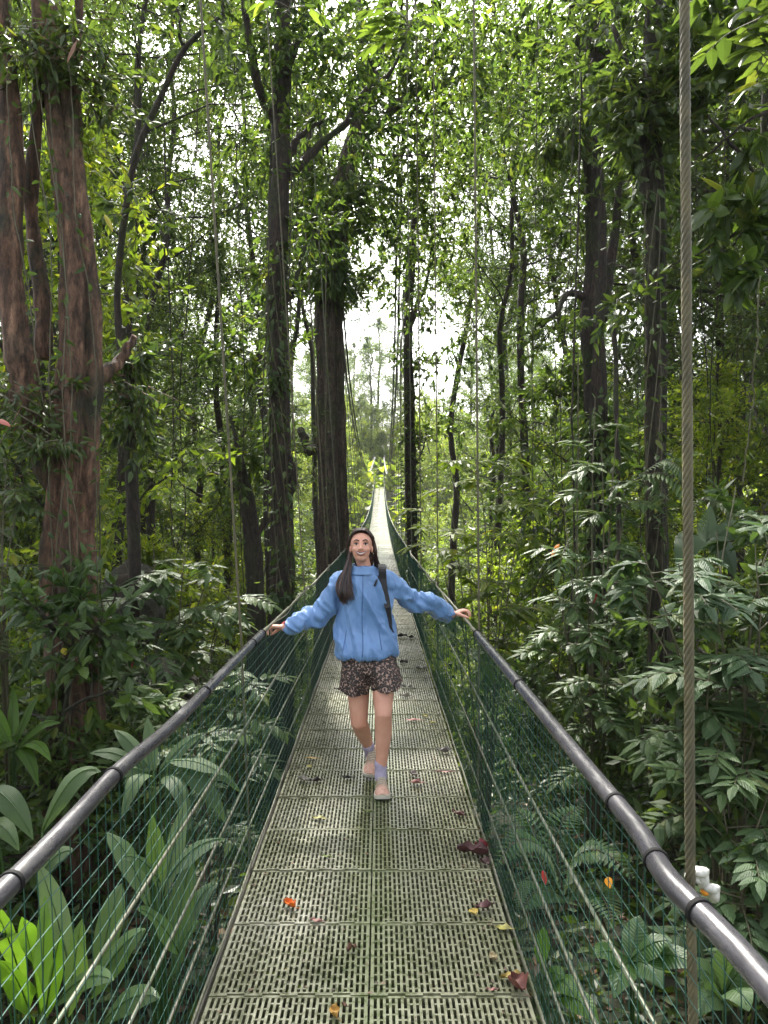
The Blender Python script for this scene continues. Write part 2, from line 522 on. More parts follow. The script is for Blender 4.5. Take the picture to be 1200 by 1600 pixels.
for side in (-1, 1):
    m1 = MB()
    p = rail_path(side, -3, 4.62, 0.05)
    tube(m1, p, 0.0225 if side > 0 else 0.0215, 18)
    o = attach(m1.build('handrail', M['pipe'], smooth=True), bridge)
    for d in ([0.94, 1.36, 1.56, 1.9, 3.2, 4.6] if side > 0 else [1.47, 2.06, 3.1, 4.25, 4.6]):
        m2 = MB()
        q = rail_path(side, d - 0.006, d + 0.0065, 0.002)
        rr = 0.0245 + 0.002 * np.sin(np.linspace(0, np.pi * 3, len(q))) ** 2
        if side < 0: rr = rr - 0.001
        tube(m2, q, rr, 18)
        attach(m2.build('tape_band', M['tape'], smooth=True), bridge)
    m3 = MB()
    p = rail_path(side, 4.5, END + 0.6, 0.12)
    tt = p[:, 1]
    lum = 0.010 + 0.003 * np.sin(tt * 9) * np.sin(tt * 2.3) + 0.0015 * np.sin(tt * 31)
    tube(m3, p, lum, 8)
    p2 = p.copy(); p2[:, 0] += 0.017 * np.sin(tt * 2.6); p2[:, 2] += -0.012 + 0.017 * np.cos(tt * 2.6)
    tube(m3, p2, 0.005, 5)
    attach(m3.build('rail_rope', M['rope'], smooth=True), bridge)

# side netting with its long ropes
for side in (-1, 1):
    m1 = MB()
    rg = np.random.default_rng(7 + side)
    ds = np.arange(-1.5, END, 0.055)
    top = np.stack([side_x(ds, side), ds + rg.normal(0, .004, len(ds)), rail_z(ds) - 0.01], 1)
    bot = np.stack([bx(ds) + side * 0.625, ds + rg.normal(0, .008, len(ds)), bz(ds) - 0.02], 1)
    bulge = 0.012 * np.sin(ds * 1.7)[:, None] * np.array([[1, 0, 0]])
    mid = (top + bot) / 2 + bulge + rg.normal(0, .003, top.shape)
    prisms(m1, top, mid, 0.0013, 0.0013); prisms(m1, mid, bot, 0.0013, 0.0013)
    for q in range(1, 21):
        f = q / 21
        dl = np.arange(-1.5, END, 0.22)
        tp = np.stack([side_x(dl, side), dl, rail_z(dl) - 0.01], 1)
        bt = np.stack([bx(dl) + side * 0.625, dl, bz(dl) - 0.02], 1)
        pth = tp * (1 - f) + bt * f
        pth[:, 0] += 0.012 * np.sin(dl * 1.7) * (1 - abs(2 * f - 1)) + side * 0.0015
        pth[:, 2] += rg.normal(0, 0.004, len(dl)) + 0.006 * np.sin(dl * 3.1 + q)
        prisms(m1, pth[:-1], pth[1:], 0.00125, 0.00125, 1)
    attach(m1.build('side_net', [M['net'], M['net_long']]), bridge)
    for f, rad in ((0.36, 0.0062), (0.63, 0.0062), (0.86, 0.0055)):
        m2 = MB()
        dl = np.arange(-2, END, 0.3)
        tp = np.stack([side_x(dl, side), dl, rail_z(dl)], 1)
        bt = np.stack([bx(dl) + side * 0.625, dl, bz(dl)], 1)
        pth = tp * (1 - f) + bt * f
        pth[:, 0] += side * 0.012
        pth[:, 2] += 0.012 * np.sin(dl * 0.92 + f * 5)
        tube(m2, pth, rad, 6)
        attach(m2.build('net_rope', M['rope'], smooth=True), bridge)
    # the net runs on to the deck edge as one thick selvedge
    m3 = MB()
    dl = np.arange(-2, END, 0.25)
    tube(m3, np.stack([bx(dl) + side * 0.622, dl, bz(dl) - 0.005 + 0.008 * np.sin(dl * 5)], 1), 0.007, 6)
    attach(m3.build('edge_rope', M['rope']), bridge)

# main cables (a pair of twin ropes) and hangers
def cable_pt(d, side):
    dz_ = [-6, 1.4, 5, 8, 12, 16, 19, 25, 31, 45, 60, 80, 100, 118]
    if side > 0:
        pxs = [None, None, None, None, None, 632, 626, 621, 617, 611, 607, 604, 601, 600]
        pys = [None, None, None, None, None, 0, 200, 450, 600, 700, 738, 738, 724, 714]
        x = [0.50, 0.46, 0.45, 0.44, 0.43]
    else:
        pxs = [None, None, None, None, None, 480, 506, 530, 545, 560, 571, 578, 583, 586]
        pys = [None, None, None, None, None, 0, 220, 440, 600, 695, 732, 736, 724, 714]
        x = [-2.1, -2.0, -1.9, -1.83, -1.72]
    z = [23, 19, 17, 15.3, 13]
    X_, Z_ = [], []
    for q, dv in enumerate(dz_):
        if q < 5: X_.append(x[q]); Z_.append(z[q])
        else:
            pp = P(pxs[q], pys[q], dv); X_.append(pp[0]); Z_.append(pp[2])
    return np.stack([np.interp(d, dz_, X_), np.asarray(d, float), np.interp(d, dz_, Z_)], -1)
def cable_smooth(side):
    return spline(cable_pt(np.array([-6, 1.4, 5, 8, 12, 16, 19, 25, 31, 45, 60, 80, 100, 118.0]), side), 160)
CP = {s: cable_smooth(s) for s in (-1, 1)}
def cab(d, side):
    c = CP[side]
    return np.array([np.interp(d, c[:, 1], c[:, 0]), d, np.interp(d, c[:, 1], c[:, 2])])
for side in (-1, 1):
    for off in (-0.055, 0.055):
        m1 = MB()
        c = CP[side].copy(); c[:, 0] += off
        tube(m1, c, 0.034, 8)
        attach(m1.build('main_cable', M['rope_dark'], smooth=True), bridge)

def twisted(mb, a, b, R0, turns_per_m, strands=6, seg=0.012, mat=0):
    a = np.asarray(a, float); b = np.asarray(b, float)
    L = np.linalg.norm(b - a); n = max(2, int(L / seg))
    t = np.linspace(0, 1, n)[:, None]
    c = a + (b - a) * t
    T = unit(b - a); N = unit(np.cross(T, [0, 1, 0])); B = np.cross(T, N)
    for s in range(strands):
        ph = t * L * turns_per_m * 2 * np.pi + s * 2 * np.pi / strands
        tube(mb, c + R0 * 0.62 * (np.cos(ph) * N + np.sin(ph) * B), R0 * 0.42, 6, mat, cap=False)

for side in (-1, 1):
    hs = HL if side < 0 else HR
    for h in hs:
        top = cab(min(h, 117), side)
        rx = float(side_x(h, side)) + side * (0.012 if h < 2 else 0.04)
        at_rail = np.array([rx, h, float(rail_z(h)) + 0.0])
        foot = np.array([bx(h) + side * 0.66, h, float(bz(h)) - 0.08])
        m1 = MB()
        if top[2] < at_rail[2] + 0.3: top = at_rail + np.array([0, 0, 0.35])
        if h < 2 and side > 0:
            # thick twisted strand, near enough to show its lay
            vis = at_rail + (top - at_rail) * (3.2 / (top[2] - at_rail[2]))
            twisted(m1, foot, at_rail, 0.0092, 10); twisted(m1, at_rail, vis, 0.0100, 10)
            tube(m1, [vis, top], 0.0105, 8)
            attach(m1.build('hanger', M['rope_moss'], smooth=True), bridge)
            c = MB()
            base = at_rail + np.array([0.030, 0.02, -0.005])
            def blob(cc, r, mm=0):
                bm = bmesh.new(); bmesh.ops.create_icosphere(bm, subdivisions=2, radius=1)
                V = np.array([v.co[:] for v in bm.verts]); Fc = [[v.index for v in f.verts] for f in bm.faces]; bm.free()
                V = V * (1 + 0.22 * np.sin(V[:, :1] * 5 + V[:, 1:2] * 4) * np.cos(V[:, 2:3] * 4))
                c.add(np.asarray(cc) + V * np.asarray(r), Fc, mm)
            blob(base + (-0.004, 0, 0.018), (0.020, 0.014, 0.010)); blob(base + (0.004, 0.0, 0.002), (0.011, 0.012, 0.022))
            blob(base + (0.016, -0.01, -0.010), (0.017, 0.010, 0.010)); blob(base + (0.022, -0.008, -0.022), (0.010, 0.012, 0.016)); blob(base + (0.004, -0.006, -0.018), (0.008, 0.008, 0.007), 1)
            tube(c, [base + (-0.03, 0, 0.012), base + (0.0, 0, -0.002), base + (0.018, 0, -0.03)], 0.007, 8)
            m2_ = simple('clip_label_orange', (0.75, 0.28, 0.02), 0.5)
            attach(c.build('cable_clip', [M['white'], m2_], smooth=True), bridge)
            continue
        rad = 0.0065 if h < 9 else (0.010 if h < 25 else 0.011)
        tube(m1, [foot, at_rail], rad, 6); tube(m1, [at_rail, top], rad, 6)
        attach(m1.build('hanger', M['rope_moss'] if h < 12 else M['rope']), bridge)

# the landing at the far end
ld = empty('landing_platform', (bx(118), 118, float(bz(117))), 'pale concrete landing with two slim posts at the far end of the footbridge', 'landing')
m1 = MB(); box(m1, (bx(119), 119.4, float(bz(END)) - 0.85), (3.4, 6.0, 1.6)); o = m1.build('slab', M['concrete']); attach(o, ld)
for s in (-1, 1):
    m1 = MB(); x = bx(117) + s * 0.85
    tube(m1, [(x, 117, float(bz(END)) - 0.06), (x, 117, float(bz(END)) + 4.0)], [0.06, 0.05], 12)
    attach(m1.build('post', M['steel'], smooth=True), ld)

# ------------------------------------------------------------------ foliage
def leaf_cloud(mb, Pt, D, L, W, rng, mat=0, droop=0.25, hexa=False, up=0.6):
    """N leaves: base points Pt, directions D, lengths L, widths W"""
    Pt = np.asarray(Pt, float); n = len(Pt)
    if n == 0: return
    D = unit(D)
    L = np.broadcast_to(L, (n,))[:, None]; W = np.broadcast_to(W, (n,))[:, None]
    ref = unit(rng.normal(0, 1, (n, 3)) * (1 - up) + np.array([0, 0, 1.0]) * up)
    Sd = unit(np.cross(D, ref)); N = np.cross(Sd, D)
    if not hexa:
        v0 = Pt; v2 = Pt + D * L - N * L * droop * 0.5
        v1 = Pt + D * L * .42 + Sd * W * .5 - N * W * 0.10
        v3 = Pt + D * L * .42 - Sd * W * .5 - N * W * 0.10
        V = np.stack([v0, v1, v2, v3], 1).reshape(-1, 3)
        F = np.arange(n)[:, None] * 4 + np.array([[0, 1, 2, 3]])
        mb.add(V, F, mat)
    else:
        m1 = Pt + D * L * .30 + N * W * .10
        a = Pt + D * L * .28 + Sd * W * .48 - N * W * .03
        b = Pt + D * L * .68 + Sd * W * .36 - N * (W * .03 + L * droop * .2)
        a2 = Pt + D * L * .28 - Sd * W * .48 - N * W * .03
        b2 = Pt + D * L * .68 - Sd * W * .36 - N * (W * .03 + L * droop * .2)
        m2 = Pt + D * L * .68 + N * W * .06 - N * L * droop * .2
        tip = Pt + D * L - N * L * droop * .5
        V = np.stack([Pt, a, b, tip, b2, a2, m1, m2], 1).reshape(-1, 3)
        base = np.arange(n)[:, None] * 8
        F = np.concatenate([base + np.array([[0, 1, 6, 6]])[:, :3].repeat(1, 0)], 0)
        uvt = np.array([[0, 0], [1, .28], [1, .68], [0, 1], [-1, .68], [-1, .28], [0, .3], [0, .68]], np.float32)
        uv = np.tile(uvt, (n, 1)) * 0.35
        q = np.concatenate([base + np.array([[6, 1, 2, 7]]), base + np.array([[5, 6, 7, 4]])], 0)
        tri = np.concatenate([base + np.array([[0, 1, 6]]), base + np.array([[0, 6, 5]]), base + np.array([[7, 2, 3]]), base + np.array([[4, 7, 3]])], 0)
        nb = mb.n
        mb.add(V, q, mat, uv)
        mb.F.append((tri + nb, mat))

def spray(rng, start, d, length, nleaf, jit=0.5):
    t = rng.uniform(0.15, 1, nleaf)
    pts = start + d * (t * length)[:, None]
    dirs = d * 0.7 + rng.normal(0, jit, (nleaf, 3)) + np.array([0, 0, -0.25])
    return pts, dirs

def rotz(v, a):
    c, s = math.cos(a), math.sin(a)
    return np.array([v[0] * c - v[1] * s, v[0] * s + v[1] * c, v[2]])

def grow(seed, H, r0, lo, Rr, nl=11, nsub=6, ntw=7, nleaf=14, L=0.11, W=0.045, tw=0.7, lean=(0, 0), rise=0.5, hexa=False, droop=0.3, top=True):
    """trunk mesh builder and crown mesh builder of one tree, foot at the origin"""
    rng = np.random.default_rng(seed)
    tb, cb = MB(), MB()
    n = 14
    t = np.linspace(0, 1, n)
    wob = np.cumsum(rng.normal(0, 0.012 * H, (n, 2)), 0) * t[:, None]
    path = np.stack([lean[0] * t + wob[:, 0], lean[1] * t + wob[:, 1], -0.4 + (H + 0.4) * t], 1)
    rad = r0 * (1.0 - 0.72 * t) * (1 + 0.5 * np.exp(-t * 18))
    sp = spline(path, 40); rs = np.interp(np.linspace(0, 1, 40), t, rad)
    rs = rs * (1 + 0.06 * rng.normal(0, 1, 40))
    tube(tb, sp, rs, 10, 0)
    pts, dirs = [], []
    A, B, RA = [], [], []
    for q in range(nl):
        f = lo + (1 - lo) * (q + rng.uniform(0, 1)) / nl
        st = sp[int(min(39, f * 39))]
        a = q * 2.4 + rng.uniform(-.5, .5)
        prof = math.sin(min(1, max(0.05, (f - lo) / (1 - lo) * 0.8 + 0.25)) * math.pi) ** 0.6
        ln = Rr * prof * rng.uniform(0.7, 1.15)
        d = unit(np.array([math.cos(a), math.sin(a), rise * rng.uniform(0.4, 1.6)]))
        m = 7
        lp = [st]
        dd = d.copy()
        for k in range(m):
            dd = unit(dd + rng.normal(0, 0.16, 3) + np.array([0, 0, 0.02]))
            lp.append(lp[-1] + dd * ln / m)
        lp = np.array(lp)
        tube(tb, lp, np.linspace(max(0.014, r0 * 0.33 * (1 - 0.6 * f)), 0.010, m + 1), 5, 0, cap=False)
        for k in range(nsub):
            g = 0.25 + 0.75 * (k + rng.uniform(0, 1)) / nsub
            s0 = lp[0] + (lp[-1] - lp[0]) * 0
            gi = g * m; i0 = min(m - 1, int(gi)); s0 = lp[i0] + (lp[i0 + 1] - lp[i0]) * (gi - i0)
            sd = unit(dd * 0.6 + rng.normal(0, 0.6, 3) + np.array([0, 0, 0.12]))
            sl = ln * 0.42 * rng.uniform(0.5, 1.1)
            e0 = s0 + sd * sl
            A.append(s0); B.append(e0); RA.append(0.011)
            for z in range(ntw):
                h = (z + rng.uniform(0, 1)) / ntw
                w0 = s0 + sd * sl * h
                wd = unit(sd * 0.4 + rng.normal(0, 0.7, 3) + np.array([0, 0, -0.1]))
                wl = tw * rng.uniform(0.5, 1.2)
                A.append(w0); B.append(w0 + wd * wl); RA.append(0.005)
                p_, d_ = spray(rng, w0, wd, wl, nleaf)
                pts.append(p_); dirs.append(d_)
    prisms(cb, A, B, np.array(RA), np.array(RA) * 0.4, 1)
    pts = np.concatenate(pts); dirs = np.concatenate(dirs)
    k = rng.uniform(0.6, 1.35, len(pts))
    leaf_cloud(cb, pts, dirs, L * k, W * k, rng, 0, droop, hexa)
    return tb, cb

PROTO = {}
def proto(key, leafm, barkm, **kw):
    tb, cb = grow(**kw)
    PROTO[key] = (tb.mesh('trunk', M[barkm], True), cb.mesh('crown', [M[leafm], M[barkm]]))

proto('tall_a', 'leaf_canopy', 'bark_dark', seed=1, H=17, r0=0.20, lo=0.34, Rr=4.2, nl=22, nsub=8, ntw=10, nleaf=25, L=0.092, W=0.04)
proto('tall_b', 'leaf_canopy', 'bark_dark', seed=2, H=20, r0=0.24, lo=0.42, Rr=4.6, nl=22, nsub=8, ntw=10, nleaf=25, L=0.092, W=0.04)
proto('tall_c', 'leaf_dark', 'bark_mid', seed=3, H=15, r0=0.16, lo=0.28, Rr=3.6, nl=21, nsub=8, ntw=10, nleaf=22, L=0.10, W=0.042)
proto('mid_a', 'leaf_bright', 'bark_mid', seed=4, H=9, r0=0.10, lo=0.18, Rr=2.8, nl=18, nsub=6, ntw=8, nleaf=15, L=0.12, W=0.05)
proto('mid_b', 'leaf_canopy', 'bark_mid', seed=5, H=7.5, r0=0.08, lo=0.12, Rr=2.5, nl=18, nsub=6, ntw=8, nleaf=14, L=0.13, W=0.055)
proto('mid_c', 'leaf_bright', 'bark_mid', seed=6, H=6, r0=0.07, lo=0.08, Rr=2.3, nl=17, nsub=6, ntw=7, nleaf=15, L=0.15, W=0.06)
proto('bush_a', 'leaf_gloss', 'bark_mid', seed=7, H=2.6, r0=0.03, lo=0.06, Rr=1.15, nl=14, nsub=4, ntw=4, nleaf=9, L=0.13, W=0.055, tw=0.35, hexa=True)
proto('bush_b', 'leaf_dark', 'bark_mid', seed=8, H=2.2, r0=0.025, lo=0.06, Rr=1.1, nl=14, nsub=4, ntw=4, nleaf=11, L=0.10, W=0.04, tw=0.35)
proto('bush_c', 'leaf_canopy', 'bark_mid', seed=9, H=3.0, r0=0.03, lo=0.05, Rr=1.3, nl=15, nsub=4, ntw=5, nleaf=11, L=0.11, W=0.048, tw=0.4)

proto('canopy', 'leaf_canopy', 'bark_dark', seed=21, H=26, r0=0.17, lo=0.60, Rr=4.8, nl=22, nsub=8, ntw=10, nleaf=24, L=0.095, W=0.042)
rgT = random.Random(77)
n_inst = 0
def place(key, name, x, d, sc, label, cat, group, rz=None, z=None):
    global n_inst
    n_inst += 1
    z = float(ground(x, d)) - 0.1 if z is None else z
    rz = rgT.uniform(0, 6.28) if rz is None else rz
    r = empty(name, (x, d, z), label, cat, group, None, rz, sc)
    for nm, me in zip(('trunk' if name != 'shrub' else 'stem', 'crown' if name != 'shrub' else 'foliage'), PROTO[key]):
        o = bpy.data.objects.new(nm, me); link(o); o.parent = r
    return r

# tall forest on both banks
G_TL = ('tall forest tree in the dense wood left of the footbridge', 'tree', 'tall trees in the wood left of the bridge')
G_TR = ('tall forest tree in the dense wood right of the footbridge', 'tree', 'tall trees in the wood right of the bridge')
tall = []
def spread(n, dmin, dmax, lo, hi, side, seed, mind):
    rg = random.Random(seed); out = []
    tries = 0
    while len(out) < n and tries < 4000:
        tries += 1
        d = dmin + (dmax - dmin) * rg.random() ** 0.9
        lim = 0.52 * d + 2.5
        x = side * (lo + (min(hi, lim) - lo) * rg.random())
        if all(math.hypot(x - a, d - b) > mind for a, b in out): out.append((x, d))
    return out
for side, G, sd in ((-1, G_TL, 11), (1, G_TR, 12)):
    for q, (x, d) in enumerate(spread(13 if side < 0 else 10, 12, 42, 5.0, 21, side, sd, 3.0)):
        place(('tall_a', 'tall_b', 'tall_c')[q % 3], 'forest_tree', x, d, rgT.uniform(0.85, 1.25), *G)
    for q, (x, d) in enumerate(spread(22, 42, 112, 8.0, 55, side, sd + 5, 4.5)):
        place(('tall_a', 'tall_b', 'mid_a')[q % 3], 'forest_tree', x, d, rgT.uniform(1.0, 1.5), *G)
for q in range(40):
    x = rgT.uniform(-38, 38) if q > 9 else (q - 4.5) * 2.6; d = rgT.uniform(124, 175) if q > 9 else 126 + (q * 7 % 5) * 3
    place(('tall_a', 'mid_a', 'tall_b')[q % 3], 'forest_tree', x, d, rgT.uniform(1.1, 1.7) if q > 9 else 0.8, 'sunlit tree on the slope beyond the far end of the footbridge', 'tree', 'trees beyond the far end of the bridge')
for q, (x, d, sc) in enumerate([(-3.4, 24, 1.0), (3.8, 28, 1.0), (-6, 20, .85), (6, 18.5, .8), (-4.6, 35, 1.15), (5.4, 39, 1.2), (-9.5, 26, 1), (9.5, 24, 1), (-12.5, 32, 1.1), (12.5, 33, 1.1),
                                (-5.2, 14.5, .68), (4.9, 14.5, .68), (-8.2, 17, .75), (8.4, 16, .75), (-15, 38, 1.3), (15, 40, 1.3), (-7, 42, 1.25), (8, 46, 1.3), (-10.5, 21, .9), (11, 20.5, .9), (-4.2, 29, 1.05), (4.4, 22, .95), (-7.5, 31, 1.1), (7.8, 31, 1.1), (2.9, 33.5, 1.15), (-3.1, 40, 1.2), (13.5, 26, 1.0), (-13.5, 27, 1.0)]):
    side_ = -1 if x < 0 else 1
    place('canopy', 'canopy_tree', x, d, sc, 'slim high crowned canopy tree arching over the footbridge from the ' + ('left' if side_ < 0 else 'right'), 'canopy tree', 'high canopy trees on the ' + ('left' if side_ < 0 else 'right'))
for q, (x, d) in enumerate([(-3.6, 62), (3.8, 66), (-4.0, 74), (4.2, 78), (-4.2, 86), (4.6, 90), (-4.2, 97), (4.4, 101), (-3.6, 107), (3.8, 110), (-3.4, 114), (3.5, 115), (-6, 120), (6, 121), (-3.2, 124), (3.4, 125), (0.2, 127), (-8.5, 112), (8.5, 113), (-7, 100), (7.5, 103), (-7.5, 88), (8, 84), (-2, 132), (2.4, 134), (-11, 122), (11.5, 123), (-5, 128), (5.5, 129), (-9, 131), (9.5, 131), (-13, 128), (14, 129), (-3.5, 137), (3, 139), (7.5, 138), (-7.5, 139), (-17, 131), (17.5, 132), (0.5, 144), (-10, 110), (10.5, 108), (-10, 94), (10, 95)]):
    place(('mid_c', 'mid_a')[q % 2], 'young_tree', x, d, (0.85 if abs(x) < 5 and d < 118 else 1.45) * rgT.uniform(.9, 1.1), 'bright bushy tree crowding the far stretch of the footbridge', 'young tree', 'bushy trees along the far end of the bridge')
rgB = random.Random(99)
for q in range(34):
    d = 10.5 + 62 * (q / 34) ** 1.15 + rgB.uniform(-.6, .6)
    x = bx(d) + rgB.uniform(-3.4, 3.4)
    g_ = float(ground(x, d)); room = float(bz(d)) - g_ - 0.55
    if room < 1.2: continue
    place('mid_c' if q % 2 else 'mid_b', 'young_tree', x, d, min(1.25, room / (6.9 if q % 2 else 8.4)), 'small leafy tree growing in the gully beneath the footbridge', 'young tree', 'small trees beneath the bridge')
# understorey trees
for side, sd in ((-1, 31), (1, 32)):
    G = ('bushy young tree in the understorey %s of the footbridge' % ('left' if side < 0 else 'right'), 'young tree', 'understorey trees %s of the bridge' % ('left' if side < 0 else 'right'))
    for q, (x, d) in enumerate(spread(22, 9.5, 38, 3.9, 16, side, sd, 2.2)):
        place(('mid_a', 'mid_b', 'mid_c')[q % 3], 'young_tree', x, d, rgT.uniform(0.7, 1.15), *G)
    for q, (x, d) in enumerate(spread(18, 38, 108, 6.5, 28, side, sd + 3, 3.0)):
        place(('mid_a', 'mid_c', 'mid_b')[q % 3], 'young_tree', x, d, rgT.uniform(1.0, 1.6), *G)
# shrubs
for side, sd in ((-1, 41), (1, 42)):
    G = ('leafy green shrub on the slope %s of the footbridge' % ('left' if side < 0 else 'right'), 'shrub', 'shrubs %s of the bridge' % ('left' if side < 0 else 'right'))
    for q, (x, d) in enumerate(spread(30, 3.2, 16, 1.9, 8, side, sd, 0.9)):
        place(('bush_a', 'bush_b', 'bush_c')[q % 3], 'shrub', x, d, rgT.uniform(0.6, 1.15), *G)

# ground cover
cb = MB(); rg = np.random.default_rng(3)
n = 42000
d = 0.8 + 26 * rg.random(n) ** 1.7
x = (rg.random(n) * 2 - 1) * (0.62 * d + 1.5)
pts = np.stack([x, d, ground(x, d) + rg.uniform(0, 1, n) ** 1.5 * 0.55], 1)
dirs = rg.normal(0, 1, (n, 3)); dirs[:, 2] = np.abs(dirs[:, 2]) * 0.5
k = rg.uniform(0.6, 1.5, n)
leaf_cloud(cb, pts, dirs, 0.11 * k, 0.05 * k, rg, 0, 0.4)
n = 9000
d = 0.8 + 20 * rg.random(n) ** 1.5; x = (rg.random(n) * 2 - 1) * (0.62 * d + 1.2)
pts = np.stack([x, d, ground(x, d) + rg.uniform(0.0, 0.05, n)], 1)
dirs = rg.normal(0, 1, (n, 3)); dirs[:, 2] *= 0.15
leaf_cloud(cb, pts, dirs, 0.14 * rg.uniform(.6, 1.4, n), 0.06, rg, 1, 0.3)
n = 34000
d = 22 + 125 * rg.random(n) ** 0.9
x = (rg.random(n) * 2 - 1) * (0.5 * d + 4)
s_ = 0.010 * d + 0.05
pts = np.stack([x, d, ground(x, d) + rg.uniform(0, 1, n) ** 1.5 * s_ * 3.0], 1)
dirs = rg.normal(0, 1, (n, 3)); dirs[:, 2] = np.abs(dirs[:, 2]) * 0.6 + .1
k = rg.uniform(0.6, 1.5, n) * s_
leaf_cloud(cb, pts, dirs, 1.1 * k, 0.5 * k, rg, 2, 0.4)
tag(cb.build('ground_cover', [M['leaf_dark'], M['leaf_litter'], M['leaf_bright']]), 'low leafy undergrowth and leaf litter covering the forest floor', 'undergrowth', kind='stuff')

# ------------------------------------------------------------------ the trees one knows by sight
def hero_tree(label, px_path, rads, bark, limbs, crown, seed, lobes=None, sides=20, name='forest_tree', ivy=None, leafm='leaf_canopy', leafL=0.11):
    """px_path: (px,py,d) points up the trunk; limbs: list of ([(px,py,d)..], r0); crown: [(px,py,d,radius,nleaves)]"""
    pts = np.array([P(*a) for a in px_path])
    foot = pts[0].copy()
    r = empty(name, foot, label, 'tree')
    rng = np.random.default_rng(seed)
    tb = MB()
    sp = spline(pts, 90)
    rs = np.interp(np.linspace(0, 1, 90), np.linspace(0, 1, len(rads)), rads) * (1 + 0.03 * rng.normal(0, 1, 90))
    tube(tb, sp - foot, rs, sides, 0, lobe=lobes)
    A, B, RA, pp, dd = [], [], [], [], []
    for lp, r0 in limbs:
        l = np.array([P(*a) for a in lp])
        s = spline(l, 26)
        s = s + np.cumsum(rng.normal(0, 0.008, s.shape), 0)
        tube(tb, s - foot, np.linspace(r0, r0 * (0.35 if r0 < .095 else .7), 26) * (1 + 0.1 * rng.normal(0, 1, 26)), 9, 0)
    tb.build('trunk', M[bark], r, True)
    cb = MB()
    for (px, py, d_, R_, nn) in crown:
        c = P(px, py, d_)
        ntw = max(6, int(nn * 1.45) // 14)
        st = c + unit(rng.normal(0, 1, (ntw, 3))) * (R_ * rng.random((ntw, 1)) ** 0.5) * np.array([1, 1, 0.7])
        td = unit(rng.normal(0, 1, (ntw, 3)) + (st - c) / R_ * 0.7 + np.array([0, 0, -0.2]))
        tl = rng.uniform(0.25, 0.6, ntw)
        A.append(st); B.append(st + td * tl[:, None])
        for q in range(ntw):
            p_, d2 = spray(rng, st[q], td[q], tl[q], 14)
            pp.append(p_); dd.append(d2)
        # bough feeding the clump
        A.append(c[None] + np.array([[0, 0, -R_ * 0.2]])); B.append(c[None] + rng.normal(0, 0.3, (1, 3)) * R_)
    if A:
        A = np.concatenate(A); B = np.concatenate(B)
        prisms(cb, A - foot, B - foot, 0.006, 0.0025, 1)
        pp = np.concatenate(pp); dd = np.concatenate(dd)
        k = rng.uniform(0.6, 1.35, len(pp))
        leaf_cloud(cb, pp - foot, dd, leafL * k, leafL * 0.42 * k, rng, 0, 0.3, hexa=True)
        cb.build('crown', [M[leafm], M[bark]], r)
    return r, sp

def fl(n1, amp, ph=0.0, tw=3.0):
    return lambda t, th: 1 + amp * np.abs(np.sin(n1 * th / 2 + ph + tw * t)) - amp * 0.5 + 0.10 * np.sin(5 * th + 9 * t) + 0.06 * np.sin(9 * th - 14 * t) + 0.035 * np.sin(14 * th + 31 * t + 3 * np.sin(17 * t)) + 0.03 * np.sin(3 * th - 47 * t)

# 1a: reddish twisted trunk in two stems at the left
t1, sp1 = hero_tree('massive reddish brown fluted trunk draped with thin vines, left of the near handrail',
    [(118, 1420, 6.0), (116, 1280, 6.0), (120, 1100, 6.0), (109, 900, 6.02), (118, 720, 5.96), (126, 560, 6.0), (124, 420, 6.05), (106, 270, 6.08), (88, 130, 6.15), (70, 0, 6.2), (60, -160, 6.3)],
    [0.22, 0.185, 0.155, 0.145, 0.13, 0.125, 0.105, 0.10, 0.095, 0.095, 0.095], 'bark_red',
    [([(95, 760, 6.05), (55, 640, 6.0), (42, 560, 5.95), (30, 420, 5.95), (34, 250, 6.0), (18, 80, 6.05), (5, -60, 6.1)], 0.125),
     ([(68, 560, 6.1), (66, 480, 6.15), (52, 350, 6.2), (60, 200, 6.2), (62, 60, 6.2), (58, -60, 6.2)], 0.08),
     ([(126, 640, 6.05), (150, 590, 6.1), (185, 560, 6.3), (205, 530, 6.4)], 0.075),
     ([(100, 330, 6.1), (116, 200, 6.2), (112, 90, 6.2), (118, -40, 6.2)], 0.07)],
    [(30, 640, 6.0, 0.32, 420), (130, 120, 6.1, 0.30, 300), (60, 90, 6.0, .3, 260), (20, 740, 6.1, 0.35, 260), (150, 150, 6.3, 0.28, 200), (190, 600, 6.5, .3, 200), (-40, -50, 6.2, .8, 500), (150, -60, 6.4, .7, 500)],
    101, lobes=fl(4, 0.75, 0.4, 2.2), sides=56, leafm='leaf_dark', leafL=0.085)
# slender branch rising to the right from it
t1b, _ = hero_tree('slim dark leaning sapling forking near its top, right of the reddish trunk',
    [(212, 1010, 7.0), (208, 800, 7.0), (200, 660, 7.0), (186, 520, 7.0), (184, 440, 7.0), (196, 330, 7.0), (215, 235, 7.0), (252, 150, 7.0), (290, 75, 7.0), (350, 22, 7.0)],
    [0.055, 0.06, 0.058, 0.032, 0.030, 0.032, 0.030, 0.027, 0.024, 0.018], 'bark_dark',
    [([(290, 75, 7), (286, 35, 7), (284, -20, 7)], 0.018), ([(200, 640, 7), (214, 560, 6.9), (200, 520, 6.8)], 0.05), ([(350, 22, 7), (380, -30, 7)], 0.014)],
    [(205, 640, 7, 0.35, 240), (200, 560, 7.0, 0.25, 120), (340, 20, 7, 0.4, 160), (215, 330, 7, .22, 70)], 102, sides=12, leafm='leaf_dark')
